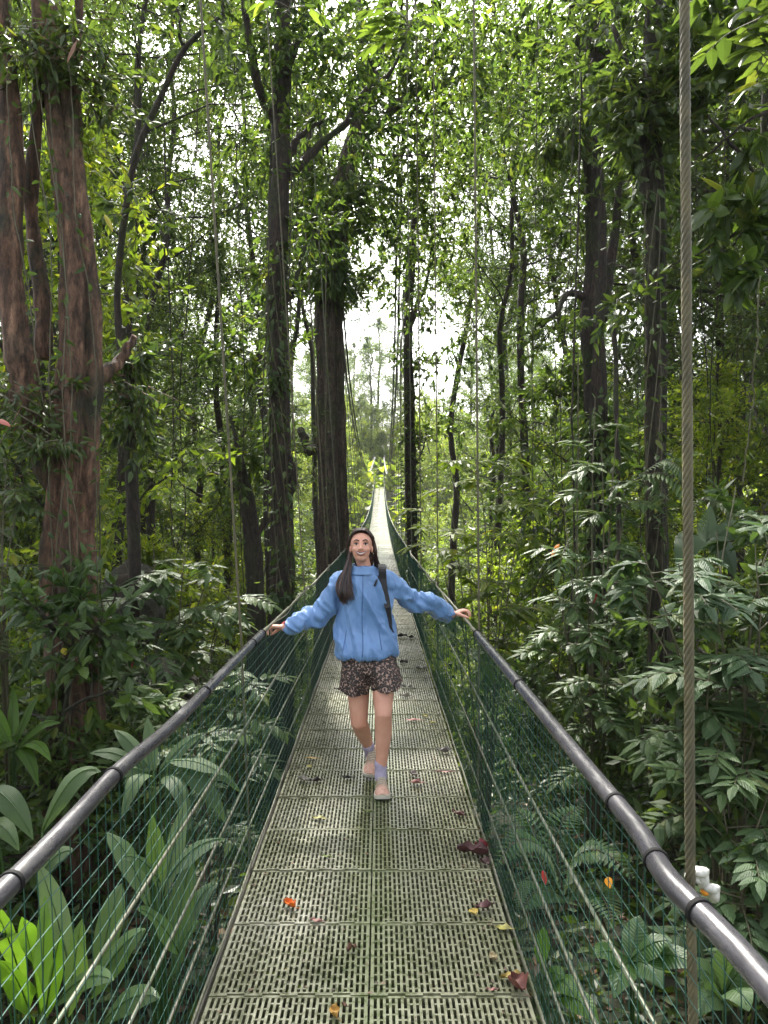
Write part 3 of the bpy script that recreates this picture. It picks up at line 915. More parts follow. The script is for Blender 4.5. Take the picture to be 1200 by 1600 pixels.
# 2: dark straight trunk
t2, sp2 = hero_tree('tall straight dark trunk close behind the left handrail beside the woman',
    [(436, 1520, 10), (440, 1300, 10), (441, 1100, 10), (442, 950, 10), (440, 760, 10), (436, 600, 10), (433, 430, 10), (437, 250, 10.1), (440, 100, 10.2), (442, -40, 10.3), (445, -300, 10.5)],
    [0.17, 0.155, 0.14, 0.135, 0.135, 0.125, 0.13, 0.12, 0.11, 0.10, 0.07], 'bark_dark',
    [([(436, 200, 10.1), (402, 120, 9.8), (385, 40, 9.6), (375, -40, 9.5)], 0.075), ([(446, 260, 10.1), (470, 210, 10.4), (515, 180, 10.8)], 0.06),
     ([(440, 470, 10), (462, 460, 10), (474, 420, 10.1), (480, 380, 10.2)], 0.055), ([(446, 780, 10), (462, 740, 9.9), (452, 700, 9.8)], 0.06), ([(446, 120, 10.1), (470, 40, 10), (490, -60, 10)], 0.05),
     ([(450, 275, 10.1), (500, 230, 10.4), (540, 195, 10.6), (570, 140, 10.8), (610, 110, 11), (640, 40, 11.2)], 0.06)],
    [(470, 120, 10, 0.9, 700), (400, 60, 9.8, 0.8, 600), (520, 60, 10.4, 1.0, 800), (395, 250, 10, 0.6, 330), (480, 360, 10.2, .55, 340), (560, 200, 10.8, .7, 400), (620, 60, 11.2, 1.0, 800), (500, -60, 10.5, 1.2, 900), (400, -60, 9.5, 1.0, 800), (700, 130, 11.4, .8, 500), (420, 430, 10, .35, 160)],
    103, lobes=fl(4, 0.16), sides=24)
# 3: the big trunk straight behind her
t3, sp3 = hero_tree('thickest trunk, ridged grey brown bark, rising behind the woman in the middle',
    [(515, 1180, 16), (516, 1000, 16), (520, 860, 16), (519, 740, 16), (517, 600, 16), (515, 480, 16), (520, 400, 16), (530, 320, 16.2), (548, 240, 16.4), (575, 150, 16.6), (600, 40, 17), (610, -120, 17.4)],
    [0.35, 0.32, 0.30, 0.275, 0.26, 0.265, 0.25, 0.22, 0.19, 0.16, 0.14, 0.13], 'bark_brown',
    [([(512, 440, 16), (490, 360, 15.8), (478, 260, 15.6), (480, 160, 15.4)], 0.13), ([(500, 700, 16), (480, 700, 15.9), (468, 668, 15.8)], 0.12), ([(560, 220, 16.4), (640, 150, 16.8), (715, 125, 17)], 0.10), ([(575, 180, 16.6), (568, 60, 16.6), (560, -60, 16.6)], 0.11),
     ([(560, 240, 16.4), (620, 250, 16), (690, 248, 15.6)], 0.03)],
    [(520, 330, 15.6, 1.0, 700), (560, 300, 16, 0.7, 520), (600, 180, 16.5, 1.2, 900), (480, 260, 15.5, 1.0, 700), (660, 130, 16.8, 1.3, 1000), (740, 160, 17, 1.2, 900), (570, 40, 16.8, 1.4, 1000), (490, 420, 15.6, .5, 240), (530, 430, 15.6, .45, 240), (720, 60, 17, 1.3, 900), (560, 430, 16, .5, 260), (600, 430, 17, .6, 260), (640, 300, 18, 1.0, 600), (700, 300, 18, 1.2, 800), (600, 300, 17, 0.9, 700), (650, 220, 17.5, 1.1, 900), (590, 120, 16.8, 1.2, 900), (660, 60, 17, 1.3, 900), (620, 370, 18, 0.7, 450), (680, 380, 18.5, .9, 600), (560, 360, 16.3, .45, 260), (650, 470, 19, .8, 420), (490, 100, 16, 1.2, 800), (470, 340, 15.8, .7, 420)],
    104, lobes=fl(9, 0.22, 0.3, 1.0), sides=54, leafL=0.13)
# 4: right trunk thick with climbers
t4, sp4 = hero_tree('dark crooked trunk wrapped in hanging leafy climbers right of the bridge',
    [(930, 1420, 11.5), (932, 1200, 11.5), (935, 1000, 11.5), (934, 800, 11.5), (930, 600, 11.5), (925, 500, 11.5), (932, 420, 11.5), (930, 300, 11.5), (922, 180, 11.6), (930, 60, 11.7), (935, -80, 11.8), (940, -260, 12)],
    [0.2, 0.17, 0.16, 0.155, 0.155, 0.165, 0.14, 0.13, 0.125, 0.115, 0.10, 0.08], 'bark_dark',
    [([(925, 470, 11.5), (895, 460, 11.4), (870, 500, 11.2), (850, 520, 11)], 0.06), ([(935, 120, 11.6), (900, 40, 11.4), (895, -50, 11.2)], 0.09), ([(940, 500, 11.5), (955, 420, 11.6), (970, 300, 11.8), (965, 170, 12), (940, 60, 12), (935, 20, 12)], 0.085), ([(925, 260, 11.5), (890, 200, 11.3), (872, 225, 11.2)], 0.07),
     ([(935, 100, 11.6), (990, 20, 11.9), (1030, -60, 12)], 0.07)],
    [(885, 210, 11.2, 0.6, 360), (940, 170, 11.6, 0.9, 700), (880, 60, 11.4, 1.0, 700), (1000, 80, 11.8, 1.0, 700), (850, 520, 11, 0.5, 260), (880, 330, 11.3, .6, 300), (980, 300, 11.8, .7, 400), (930, -60, 11.6, 1.4, 1000), (1060, -30, 12, 1.2, 800), (800, 40, 11.2, 1.1, 700), (820, 200, 11.2, .9, 500)],
    105, lobes=fl(4, 0.22), sides=24, leafL=0.12, leafm='leaf_canopy')
# 5: right near trunk
t5, sp5 = hero_tree('slim straight mottled trunk nearest on the right, just left of the thick hanging rope',
    [(1040, 1480, 7.5), (1038, 1300, 7.5), (1036, 1100, 7.5), (1028, 900, 7.5), (1024, 700, 7.5), (1024, 500, 7.5), (1024, 330, 7.5), (1020, 220, 7.5), (1020, 100, 7.5), (1022, -40, 7.6), (1025, -220, 7.8)],
    [0.135, 0.115, 0.105, 0.10, 0.10, 0.095, 0.09, 0.085, 0.085, 0.08, 0.07], 'bark_mid',
    [([(1012, 330, 7.5), (1002, 250, 7.5), (985, 170, 7.5), (975, 120, 7.6), (950, 40, 7.7)], 0.07), ([(1030, 150, 7.5), (1070, 90, 7.6), (1110, 60, 7.8)], 0.03), ([(1016, 460, 7.5), (975, 420, 7.7), (940, 410, 8)], 0.02)],
    [(990, 150, 7.5, 0.42, 420), (1040, 180, 7.4, 0.4, 360), (1060, 120, 7.6, 0.45, 360), (960, 60, 7.7, .5, 300), (1100, 60, 7.8, .6, 420), (1010, 240, 7.4, .28, 220), (985, 480, 7.3, .25, 90), (1050, 0, 7.6, .6, 400), (1000, 760, 7.3, .2, 80)],
    106, lobes=fl(3, 0.12), sides=22, leafL=0.12, leafm='leaf_dark')
# 6: slim vine-clad trunk right of the path
t6, sp6 = hero_tree('slender moss clad trunk just right of the bridge in the middle distance',
    [(646, 1010, 22), (645, 900, 22), (643, 800, 22), (641, 700, 22), (640, 620, 22), (638, 540, 22), (640, 440, 22), (648, 340, 22.3), (655, 240, 22.6)],
    [0.16, 0.15, 0.145, 0.14, 0.14, 0.11, 0.12, 0.10, 0.06], 'bark_dark',
    [([(638, 520, 22), (655, 470, 22), (672, 430, 22.2), (680, 330, 22.5)], 0.08), ([(642, 740, 22), (660, 700, 22), (664, 670, 22)], 0.04)],
    [(645, 680, 22, 0.32, 180), (636, 560, 22, 0.4, 160), (660, 560, 22, .6, 260), (690, 440, 22, 1.2, 500), (650, 330, 22.3, 1.2, 500), (720, 560, 22.3, 1.3, 600), (700, 660, 22, .9, 400)],
    107, lobes=fl(4, 0.2), sides=18, leafL=0.14)
# 7: mid-left trunk stump behind the shrubs
t7, _ = hero_tree('short leaning trunk half hidden in leaves, left of the tall dark trunk',
    [(402, 1130, 12), (400, 960, 12), (396, 860, 12), (388, 790, 12), (378, 740, 12), (372, 700, 12.1), (360, 650, 12.2)],
    [0.16, 0.13, 0.12, 0.11, 0.08, 0.04, 0.02], 'bark_dark', [([(396, 850, 12), (420, 790, 12), (405, 750, 12)], 0.05)],
    [(360, 730, 11.8, .5, 260), (400, 700, 12, .5, 260), (390, 520, 12.2, .8, 300), (370, 560, 12, .8, 300)], 108, lobes=fl(4, 0.2), sides=18, leafL=0.14)
# 8: bare dark boughs at the right edge
t8, _ = hero_tree('thin tree at the right edge with bare crossing boughs and large backlit leaves',
    [(1262, 1250, 7), (1255, 900, 7), (1250, 600, 7), (1245, 400, 7), (1240, 250, 7), (1236, 60, 7), (1230, -100, 7)],
    [0.08, 0.075, 0.07, 0.065, 0.06, 0.05, 0.04], 'bark_dark',
    [([(1245, 300, 7), (1200, 330, 6.9), (1150, 360, 6.8), (1092, 388, 6.7)], 0.022), ([(1242, 360, 7), (1200, 295, 7), (1150, 220, 7), (1115, 168, 7)], 0.026), ([(1240, 150, 7), (1190, 180, 7), (1140, 215, 7), (1095, 255, 7.1)], 0.02), ([(1242, 90, 7), (1190, 60, 7), (1140, 40, 7)], 0.018)],
    [(1130, 330, 6.8, 0.25, 60), (1120, 400, 6.8, .25, 60), (1180, 230, 7, .35, 110), (1160, 60, 7, .4, 120), (1180, 130, 7, .4, 80), (1190, 420, 7, .4, 120), (1230, -40, 7, .8, 500), (1170, 300, 7, .3, 80)],
    109, sides=14, leafL=0.2, leafm='leaf_canopy')
# ------------------------------------------------------------------ near plants
M['leaf_pleat'] = leaf_mat('pleated_leaf', (0.055, 0.105, 0.038), (0.075, 0.135, 0.048), (0.10, 0.165, 0.055), 0.28, 0.32, veins=150)
M['leaf_grey'] = leaf_mat('grey_green_leaf', (0.045, 0.08, 0.035), (0.06, 0.105, 0.042), (0.08, 0.135, 0.052), 0.32, 0.5, veins=150, spec=0.3)

def big_leaf(mb, base, tip, width, bow=0.12, side=None, mat_=0, pleat=True, fold=0.18, wav=0.03, shape=0.9, rng=None, roll=0.0):
    """one long leaf from base to tip, arching upward by bow*length"""
    base = np.asarray(base, float); tip = np.asarray(tip, float)
    nv, nu = 14, 9
    L = np.linalg.norm(tip - base)
    t = np.linspace(0, 1, nv)
    mid = base + (tip - base) * t[:, None]
    mid[:, 2] += bow * L * 4 * t * (1 - t)
    T = unit(np.gradient(mid, axis=0))
    ref = np.array([0, -0.55, 1.0])
    Sd = unit(np.cross(T, ref)); N = np.cross(Sd, T)
    if roll:
        c, s_ = math.cos(roll), math.sin(roll)
        Sd, N = Sd * c + N * s_, N * c - Sd * s_
    w_ = width / 2 * np.sin(np.pi * np.clip(t, 0.012, 0.995) ** shape) ** 0.8
    u = np.linspace(-1, 1, nu)
    ph = (rng or np.random.default_rng(1)).uniform(0, 6)
    V = mid[:, None] + Sd[:, None] * (w_[:, None] * u)[..., None] + N[:, None] * ((-np.abs(u)[None] * fold * w_[:, None]) * 1.0 - fold * 0.0 + wav * width * np.sin(t * 14 + ph)[:, None] * (u ** 2)[None])[..., None]
    k = 0.5 if pleat else 0.35
    if pleat: uv = np.stack([np.zeros((nv, nu)), np.broadcast_to(u * 0.42 + 3, (nv, nu))], -1)
    else: uv = np.stack([np.broadcast_to(u * 0.35, (nv, nu)), np.broadcast_to(t[:, None] * 0.55, (nv, nu))], -1)
    i = np.arange(nv - 1)[:, None] * nu; j = np.arange(nu - 1)[None]
    F = np.stack([i + j, i + j + 1, i + nu + j + 1, i + nu + j], -1).reshape(-1, 4)
    mb.add(V.reshape(-1, 3), F, mat_, uv.reshape(-1, 2).astype(np.float32))

def leafy_plant(name, label, foot, leaves, m='leaf_pleat', seed=1, group=None, cat='plant', pleat=True):
    """leaves: (tipx, tipy, d_tip, basex, basey, d_base, width, bow)"""
    rng = np.random.default_rng(seed)
    r = empty(name, foot, label, cat, group)
    lb, sb_ = MB(), MB()
    for (tx, ty, td, ox, oy, od, w_, bow) in leaves:
        b = P(ox, oy, od) - foot; t_ = P(tx, ty, td) - foot
        big_leaf(lb, b, t_, w_, bow, rng=rng, pleat=pleat, roll=rng.uniform(-.35, .35), fold=rng.uniform(.1, .35), shape=rng.uniform(.75, 1.0))
        mid = b * 0.5 + np.array([0, 0, 0.0]); mid[2] = b[2] * 0.55
        tube(sb_, spline([np.array([0, 0, -0.02]), mid * np.array([.8, .8, 1]), b], 10), np.linspace(.009, .004, 10), 6)
        # pale midrib
        n_ = 10; tt = np.linspace(0, 0.92, n_); mm = b + (t_ - b) * tt[:, None]; mm[:, 2] += bow * np.linalg.norm(t_ - b) * 4 * tt * (1 - tt) + 0.0015
        tube(sb_, mm, np.linspace(.0032, .001, n_), 5)
    lb.build('leaf_blade', M[m], r, True)
    sb_.build('stem', M['leaf_big'], r, True)
    return r
def gpt(px, py, d): 
    p = P(px, py, d); p[2] = float(ground(p[0], d)); return p

leafy_plant('broadleaf_plant', 'bright lime green broad pleated leaves glowing in the bottom left corner, behind the netting', gpt(50, 1600, 2.5), [
    (34, 1432, 2.3, 62, 1585, 2.5, .085, .08), (-14, 1498, 2.2, 52, 1600, 2.5, .085, .12), (96, 1452, 2.45, 70, 1590, 2.5, .085, .05), (-22, 1405, 2.3, 40, 1560, 2.55, .07, .1), (70, 1400, 2.7, 66, 1580, 2.6, .06, .05)], 'leaf_big_b', 201)
leafy_plant('broadleaf_plant', 'grey green pleated leaves fanning out beside the lime green plant at bottom left', gpt(130, 1600, 2.7), [
    (128, 1436, 2.6, 105, 1590, 2.7, .11, .05), (178, 1532, 2.4, 88, 1570, 2.6, .085, .12), (228, 1452, 2.7, 140, 1560, 2.75, .10, .12), (60, 1350, 2.9, 110, 1520, 2.8, .09, .08), (190, 1380, 3.0, 150, 1540, 2.9, .10, .1), (250, 1560, 2.6, 160, 1600, 2.7, .09, .15)], 'leaf_pleat', 202)
leafy_plant('broadleaf_plant', 'tall pleated leaves with one pale upright blade catching the light below the left handrail', gpt(250, 1560, 3.2), [
    (238, 1272, 3.1, 246, 1385, 3.15, .085, .0), (186, 1342, 3.0, 250, 1378, 3.1, .06, .2), (352, 1312, 3.3, 262, 1372, 3.2, .09, .18), (290, 1250, 3.4, 255, 1400, 3.2, .09, .05), (215, 1420, 2.9, 280, 1490, 3.1, .12, .1), (310, 1440, 3.1, 262, 1530, 3.2, .12, .1), (300, 1340, 3.3, 270, 1480, 3.2, .11, .05), (165, 1300, 3.3, 235, 1420, 3.2, .10, .15), (340, 1380, 3.4, 280, 1470, 3.3, .08, .2)], 'leaf_pleat', 203)
leafy_plant('broadleaf_plant', 'large arching strap leaf beside the bend of the left handrail', gpt(60, 1400, 3.0), [
    (158, 1206, 3.0, 66, 1300, 2.9, .10, .30), (52, 1312, 2.7, -12, 1232, 2.8, .085, .12), (10, 1220, 2.9, -30, 1320, 2.9, .08, .1), (30, 1330, 2.8, -20, 1290, 2.9, .07, .2), (115, 1330, 3.0, 62, 1370, 3.0, .08, .2)], 'leaf_grey', 204)
leafy_plant('palm_like_plant', 'star of long narrow leaves under the left handrail, right of the reddish trunk', gpt(250, 1330, 4.2), [
    (352, 1212, 4.1, 262, 1190, 4.2, .12, .10), (140, 1178, 4.1, 225, 1205, 4.2, .10, .15), (178, 1140, 4.3, 232, 1200, 4.2, .09, .1), (230, 1120, 4.4, 240, 1205, 4.2, .08, .0), (318, 1145, 4.3, 250, 1205, 4.2, .09, .1), (355, 1290, 4.0, 268, 1215, 4.2, .10, .25), (300, 1300, 3.9, 250, 1220, 4.2, .10, .3), (190, 1280, 3.9, 236, 1215, 4.2, .10, .3), (145, 1240, 4.0, 232, 1210, 4.2, .09, .25), (378, 1240, 4.2, 268, 1200, 4.2, .09, .2)], 'leaf_grey', 205)
leafy_plant('palm_like_plant', 'sunlit fan of narrow leaves low at the left edge of the photo', gpt(20, 1200, 5.2), [
    (-30, 1090, 5.2, 20, 1170, 5.2, .09, .1), (60, 1085, 5.3, 22, 1168, 5.2, .09, .1), (95, 1130, 5.2, 26, 1170, 5.2, .09, .2), (80, 1190, 5.0, 26, 1176, 5.2, .10, .25), (20, 1070, 5.4, 20, 1168, 5.2, .08, 0), (-40, 1140, 5.1, 14, 1172, 5.2, .09, .2), (60, 1230, 5.0, 20, 1176, 5.2, .09, .3)], 'leaf_big_b', 206)
leafy_plant('broadleaf_plant', 'pair of broad notched leaves low behind the right netting, under the thick rope', gpt(990, 1560, 3.2), [
    (930, 1490, 3.1, 985, 1500, 3.2, .13, .1), (1050, 1470, 3.1, 985, 1500, 3.2, .13, .12), (1000, 1430, 3.3, 985, 1505, 3.2, .11, .1), (960, 1560, 3.0, 985, 1505, 3.2, .12, .2), (1035, 1545, 3.0, 990, 1505, 3.2, .11, .2), (1100, 1520, 3.0, 1000, 1510, 3.2, .11, .2)], 'leaf_big', 207, pleat=False)
leafy_plant('broadleaf_plant', 'low pale green leaves in the bottom right corner of the photo', gpt(1130, 1600, 2.9), [
    (1080, 1520, 2.8, 1130, 1560, 2.9, .11, .2), (1195, 1500, 2.8, 1130, 1560, 2.9, .12, .2), (1140, 1470, 2.9, 1130, 1560, 2.9, .10, .1), (1170, 1580, 2.7, 1130, 1560, 2.9, .11, .25), (1090, 1590, 2.7, 1130, 1570, 2.9, .10, .2)], 'leaf_grey', 208, pleat=False)
leafy_plant('broadleaf_plant', 'upright fresh green leaf standing close beside the deck on the right', gpt(850, 1560, 3.4), [
    (850, 1448, 3.4, 846, 1510, 3.4, .07, 0), (880, 1530, 3.3, 850, 1530, 3.4, .09, .2), (900, 1560, 3.2, 856, 1540, 3.4, .10, .2), (935, 1600, 3.1, 870, 1560, 3.3, .10, .2)], 'leaf_big_b', 209, pleat=False)
leafy_plant('banana_like_plant', 'broad glossy drooping leaf bent over like a hood right of the thick rope', gpt(1110, 1050, 6.5), [
    (1060, 900, 6.2, 1100, 850, 6.5, .26, .35), (1150, 905, 6.2, 1100, 850, 6.5, .22, .4), (1190, 830, 6.5, 1105, 852, 6.5, .2, .2), (1110, 790, 6.8, 1102, 855, 6.5, .16, .0)], 'leaf_grey', 211)

def frond(mb, sbm, path, n, ln, wd, droop=0.25, m=0):
    """fern or palm frond: paired leaflets on a curved midrib"""
    sp = spline(path, n)
    T, _, _ = frames(sp)
    Sd = unit(np.cross(T, [0, -0.3, 1.0]))
    tube(sbm, sp, np.linspace(.005, .0015, n), 5)
    t = np.linspace(0, 1, n)
    prof = np.sin(np.pi * (0.12 + 0.86 * t)) ** 0.8
    for s in (-1, 1):
        D = Sd * s + T * 0.45
        leaf_cloud(mb, sp, D, ln * prof, wd * prof ** .5, np.random.default_rng(4), m, droop, True, up=0.98)
def fern(label, foot, fronds, ln, wd, m='leaf_big', name='fern', n=22, group=None):
    r = empty(name, foot, label, 'fern', group)
    lb, sb_ = MB(), MB()
    for f in fronds: frond(lb, sb_, [P(*a) - foot for a in f], n, ln, wd)
    lb.build('frond', M[m], r); sb_.build('stem', M['vine'], r)
    return r
fern('fern with arching fronds low behind the right netting, halfway along the near handrail', gpt(880, 1400, 4.2), [
    [(880, 1400, 4.2), (850, 1330, 4.1), (812, 1312, 4.0), (775, 1350, 3.9)], [(880, 1400, 4.2), (900, 1340, 4.1), (940, 1330, 4.0), (990, 1370, 3.8)], [(880, 1400, 4.2), (870, 1330, 4.3), (880, 1280, 4.4), (910, 1260, 4.5)],
    [(880, 1400, 4.2), (840, 1390, 4.0), (815, 1420, 3.8)], [(880, 1400, 4.2), (930, 1390, 4.0), (960, 1440, 3.7)], [(880, 1400, 4.2), (850, 1360, 4.3), (830, 1290, 4.4), (800, 1260, 4.5)]], .12, .030)
fern('dry looking palm frond hanging in front of the slim mottled trunk', P(1000, 740, 6.6), [
    [(1000, 740, 6.6), (1030, 752, 6.5), (1042, 790, 6.4), (1040, 850, 6.4)], [(1000, 740, 6.6), (1050, 745, 6.4), (1085, 790, 6.3), (1090, 830, 6.3)], [(1010, 735, 6.6), (1040, 720, 6.5), (1060, 730, 6.4), (1075, 760, 6.4)]], .20, .035, 'leaf_grey', 'palm_frond')
fern('dark drooping palm frond right of the thick rope', P(1090, 770, 7.0), [
    [(1085, 790, 7.2), (1110, 775, 7.1), (1130, 800, 7.0), (1135, 850, 7.0)], [(1090, 780, 7.2), (1140, 790, 7), (1160, 830, 6.9), (1150, 880, 6.9)]], .24, .045, 'leaf_dark', 'palm_frond')

def sprig_plant(label, foot, tips, L, W, m, seed, nl=13, group=None, name='shrub', cat='shrub', two=False):
    """woody stems reaching given tips; leaves held flat along their upper part"""
    rng = np.random.default_rng(seed)
    r = empty(name, foot, label, cat, group)
    lb, sb_ = MB(), MB()
    for tp in tips:
        t3 = P(*tp) - foot
        mid = t3 * 0.55; mid[2] = t3[2] * 0.72
        sp = spline([np.zeros(3), mid + rng.normal(0, .04, 3), t3], 26)
        tube(sb_, sp, np.linspace(.010, .003, 26), 5)
        for q in range(5):                      # side twigs
            i0 = rng.integers(9, 24); a0 = sp[i0]
            dv = unit(np.array([rng.normal(), rng.normal() * 0.7 - .3, rng.uniform(-.15, .35)]))
            ln = rng.uniform(.18, .42)
            tw = spline([a0, a0 + dv * ln * .6 + [0, 0, .02], a0 + dv * ln - [0, 0, .03]], nl)
            tube(sb_, tw, np.linspace(.004, .0015, nl), 4)
            T, _, _ = frames(tw)
            Sd = unit(np.cross(T, [0, -.2, 1.0]))
            sgn = np.where(np.arange(nl) % 2 == 0, 1.0, -1.0)[:, None]
            D = Sd * sgn + T * 0.7 + rng.normal(0, .15, (nl, 3))
            k = rng.uniform(.75, 1.2, nl) * (0.7 + 0.5 * np.sin(np.linspace(0.3, 2.8, nl)))
            leaf_cloud(lb, tw[2:], D[2:], L * k[2:], W * k[2:], rng, 0, .35, True, up=0.93)
            leaf_cloud(lb, tw[-1:], T[-1:], L * 1.1, W, rng, 0, .4, True, up=.9)
    lb.build('foliage', M[m], r); sb_.build('stem', M['vine'], r)
    return r
sprig_plant('glossy grey green shrub with large oval leaves right of the thick rope at chest height', gpt(1130, 1330, 4.6),
    [(1000, 850, 4.6), (1060, 880, 4.4), (1120, 830, 4.8), (1180, 850, 4.6), (1040, 960, 4.2), (1120, 960, 4.2), (1190, 960, 4.2), (1110, 1030, 4.0), (1160, 1050, 4.0), (1210, 1080, 3.9), (985, 920, 4.6), (1220, 800, 4.9), (1150, 760, 5.2)], .155, .062, 'leaf_grey', 301)
sprig_plant('shrub with tiers of pale pointed leaves in the lower right, behind the white rope clip', gpt(1150, 1500, 3.8),
    [(1130, 1150, 4.0), (1160, 1180, 3.9), (1200, 1240, 3.7), (1130, 1260, 3.8), (1190, 1330, 3.6), (1150, 1230, 4.1), (1160, 1390, 3.5), (1205, 1430, 3.5)], .12, .048, 'leaf_grey', 302)
sprig_plant('shrub of glossy drooping leaves between the two near trunks on the right', gpt(930, 1300, 6.5),
    [(880, 780, 6.6), (900, 840, 6.4), (940, 700, 6.8), (860, 880, 6.4), (920, 930, 6.2), (960, 880, 6.4), (880, 980, 6.2), (950, 1040, 6.0), (900, 1080, 6.0), (980, 780, 6.6), (930, 620, 7), (965, 650, 6.9)], .16, .062, 'leaf_gloss', 303)
sprig_plant('bright leafed shrub right of the walking woman, above the right handrail', gpt(760, 1300, 8.5),
    [(700, 760, 8.6), (740, 700, 8.8), (780, 760, 8.6), (720, 840, 8.3), (800, 830, 8.3), (760, 900, 8.1), (820, 930, 8.0), (690, 690, 9), (660, 780, 9), (790, 690, 8.8), (840, 760, 8.6), (700, 900, 8.2)], .17, .068, 'leaf_bright', 304)
sprig_plant('shrub with long shiny leaves in front of the mossy boulder on the left', gpt(250, 1250, 6.8),
    [(190, 860, 7.0), (240, 850, 6.9), (290, 850, 6.8), (340, 870, 6.8), (300, 930, 6.6), (200, 960, 6.5), (240, 1000, 6.4), (350, 950, 6.7), (180, 1050, 6.3), (320, 1040, 6.4), (370, 900, 7)], .17, .062, 'leaf_gloss', 305)
sprig_plant('airy shrub with thin leaves at the left edge of the photo, half way up', gpt(20, 1200, 5.5),
    [(10, 720, 5.6), (25, 790, 5.5), (-10, 800, 5.4), (20, 880, 5.4), (0, 960, 5.3), (-20, 650, 5.7)], .11, .035, 'leaf_dark', 306)
sprig_plant('bush of small dark leaves right beside the left handrail, before the woman', gpt(330, 1250, 5.6),
    [(310, 1060, 5.6), (350, 1080, 5.5), (380, 1030, 5.8), (280, 1100, 5.3), (340, 1130, 5.2), (390, 1100, 5.6), (300, 1150, 5.0)], .12, .045, 'leaf_gloss', 307)
sprig_plant('spray of large backlit leaves hanging from above at the upper left centre', P(450, -120, 5.6),
    [(440, 22, 5.5), (465, 10, 5.6)], .13, .06, 'leaf_canopy', 308, nl=6, name='hanging_branch', cat='branch')
sprig_plant('spray of star shaped leaf clusters hanging beside the right main cable at the top', P(660, -140, 6.2),
    [(640, 50, 6.2), (620, 70, 6.2)], .13, .05, 'leaf_canopy', 309, nl=10, name='hanging_branch', cat='branch')
sprig_plant('big leaf branch reaching in from the top right corner', P(1260, -60, 5.0),
    [(1180, 120, 5.0), (1150, 60, 5.1), (1200, 200, 5.0), (1220, 60, 5.0), (1120, -20, 5.2)], .17, .075, 'leaf_dark', 310, nl=8, name='hanging_branch', cat='branch')
# mossy boulder on the left bank
bm = bmesh.new(); bmesh.ops.create_icosphere(bm, subdivisions=5, radius=1)
for v in bm.verts:
    k = 1 + 0.35 * noise.noise(v.co * 1.3) + 0.10 * noise.noise(v.co * 4) + 0.03 * noise.noise(v.co * 14)
    v.co = Vector((v.co.x * 0.30 * k, v.co.y * 0.5 * k, v.co.z * 0.44 * k))
me = bpy.data.meshes.new('boulder'); bm.to_mesh(me); bm.free()
me.materials.append(simple('mossy_rock', (0.028, 0.020, 0.013), 0.95, 0, (0.012, 0.016, 0.007), 7.0, 0.9, 0.03))
for p in me.polygons: p.use_smooth = True
o = link(bpy.data.objects.new('boulder', me)); o.location = P(215, 945, 8.2)
tag(o, 'dark mossy boulder half hidden by shrubs right of the reddish trunk', 'boulder')
me2 = me.copy(); o2 = link(bpy.data.objects.new('boulder', me2)); o2.location = P(262, 1075, 7.6); o2.rotation_euler = (0.4, 0.6, 1.2); o2.scale = (.75, .75, .62)
tag(o2, 'lower dark boulder in deep shade behind the left handrail', 'boulder')

# lianas
def liana(label, pts, rad, seed, leaves=0, group=None, m='vine'):
    rng = np.random.default_rng(seed)
    p = spline([P(*a) for a in pts], 70)
    p = p + np.cumsum(rng.normal(0, .0035, p.shape), 0) * np.array([1, 1, 0.2])
    r = empty('vine', p[0], label, 'vine', group)
    a = MB(); tube(a, p - p[0], rad * (1 + .2 * np.sin(np.arange(70) * .9)), 6); a.build('stem', M[m], r, True)
    if leaves:
        b = MB(); i0 = rng.integers(0, 70, leaves)
        d_ = rng.normal(0, 1, (leaves, 3)); d_[:, 2] -= 0.5
        leaf_cloud(b, p[i0] - p[0] + rng.normal(0, .02, (leaves, 3)), d_, .085 * rng.uniform(.6, 1.3, leaves), .035, rng, 0, .3, True)
        b.build('foliage', M['leaf_gloss'], r)
    return r
GV = ('thin vine clinging down the face of the reddish trunk', 'vines on the reddish trunk')
for k, pts in enumerate([[(28, -20, 5.75), (60, 120, 5.8), (82, 260, 5.78), (100, 420, 5.7), (96, 600, 5.68), (104, 800, 5.66), (108, 1000, 5.62), (100, 1250, 5.6)],
                         [(35, 60, 5.8), (50, 200, 5.78), (75, 330, 5.75), (84, 470, 5.7), (82, 640, 5.7), (118, 760, 5.66), (128, 860, 5.65), (118, 1050, 5.6), (122, 1260, 5.58)],
                         [(74, 20, 5.9), (78, 180, 5.85), (92, 350, 5.75), (108, 520, 5.72), (112, 700, 5.68), (92, 820, 5.68), (86, 960, 5.65), (96, 1180, 5.6)],
                         [(10, 100, 5.75), (14, 300, 5.7), (30, 420, 5.7), (44, 540, 5.7), (66, 680, 5.75), (76, 900, 5.68), (74, 1150, 5.62)],
                         [(92, 0, 5.9), (108, 140, 5.85), (112, 330, 5.75), (136, 500, 5.8), (142, 700, 5.8), (146, 900, 5.8), (150, 1200, 5.75)]]):
    liana(GV[0], pts, .0045, 400 + k, 38, GV[1])
liana('pale vine hanging straight down just right of the reddish trunk', [(152, 560, 6.2), (156, 700, 6.2), (160, 850, 6.2), (166, 980, 6.2), (164, 1060, 6.2)], .007, 410, 6)
liana('looping vine between the tall dark trunk and the thickest trunk', [(460, -20, 12), (464, 200, 12), (455, 420, 12), (462, 640, 12), (458, 800, 12), (462, 960, 12)], .012, 411, 40)
liana('long thin vine hanging in front of the thickest trunk', [(510, 330, 14), (512, 500, 14), (508, 700, 14), (512, 860, 14)], .012, 412, 60)
liana('dark crooked vine climbing between the two near trunks on the right', [(962, 1260, 7.2), (950, 1180, 7.1), (972, 1080, 7.1), (955, 980, 7), (960, 860, 7.1), (962, 740, 7.2), (958, 600, 7.3), (955, 480, 7.4)], .022, 413, 60, m='bark_dark')
liana('thin straight vine hanging left of the dark crooked trunk', [(904, 560, 10), (902, 720, 10), (900, 900, 10), (906, 1100, 10), (900, 1250, 10)], .010, 414, 30)
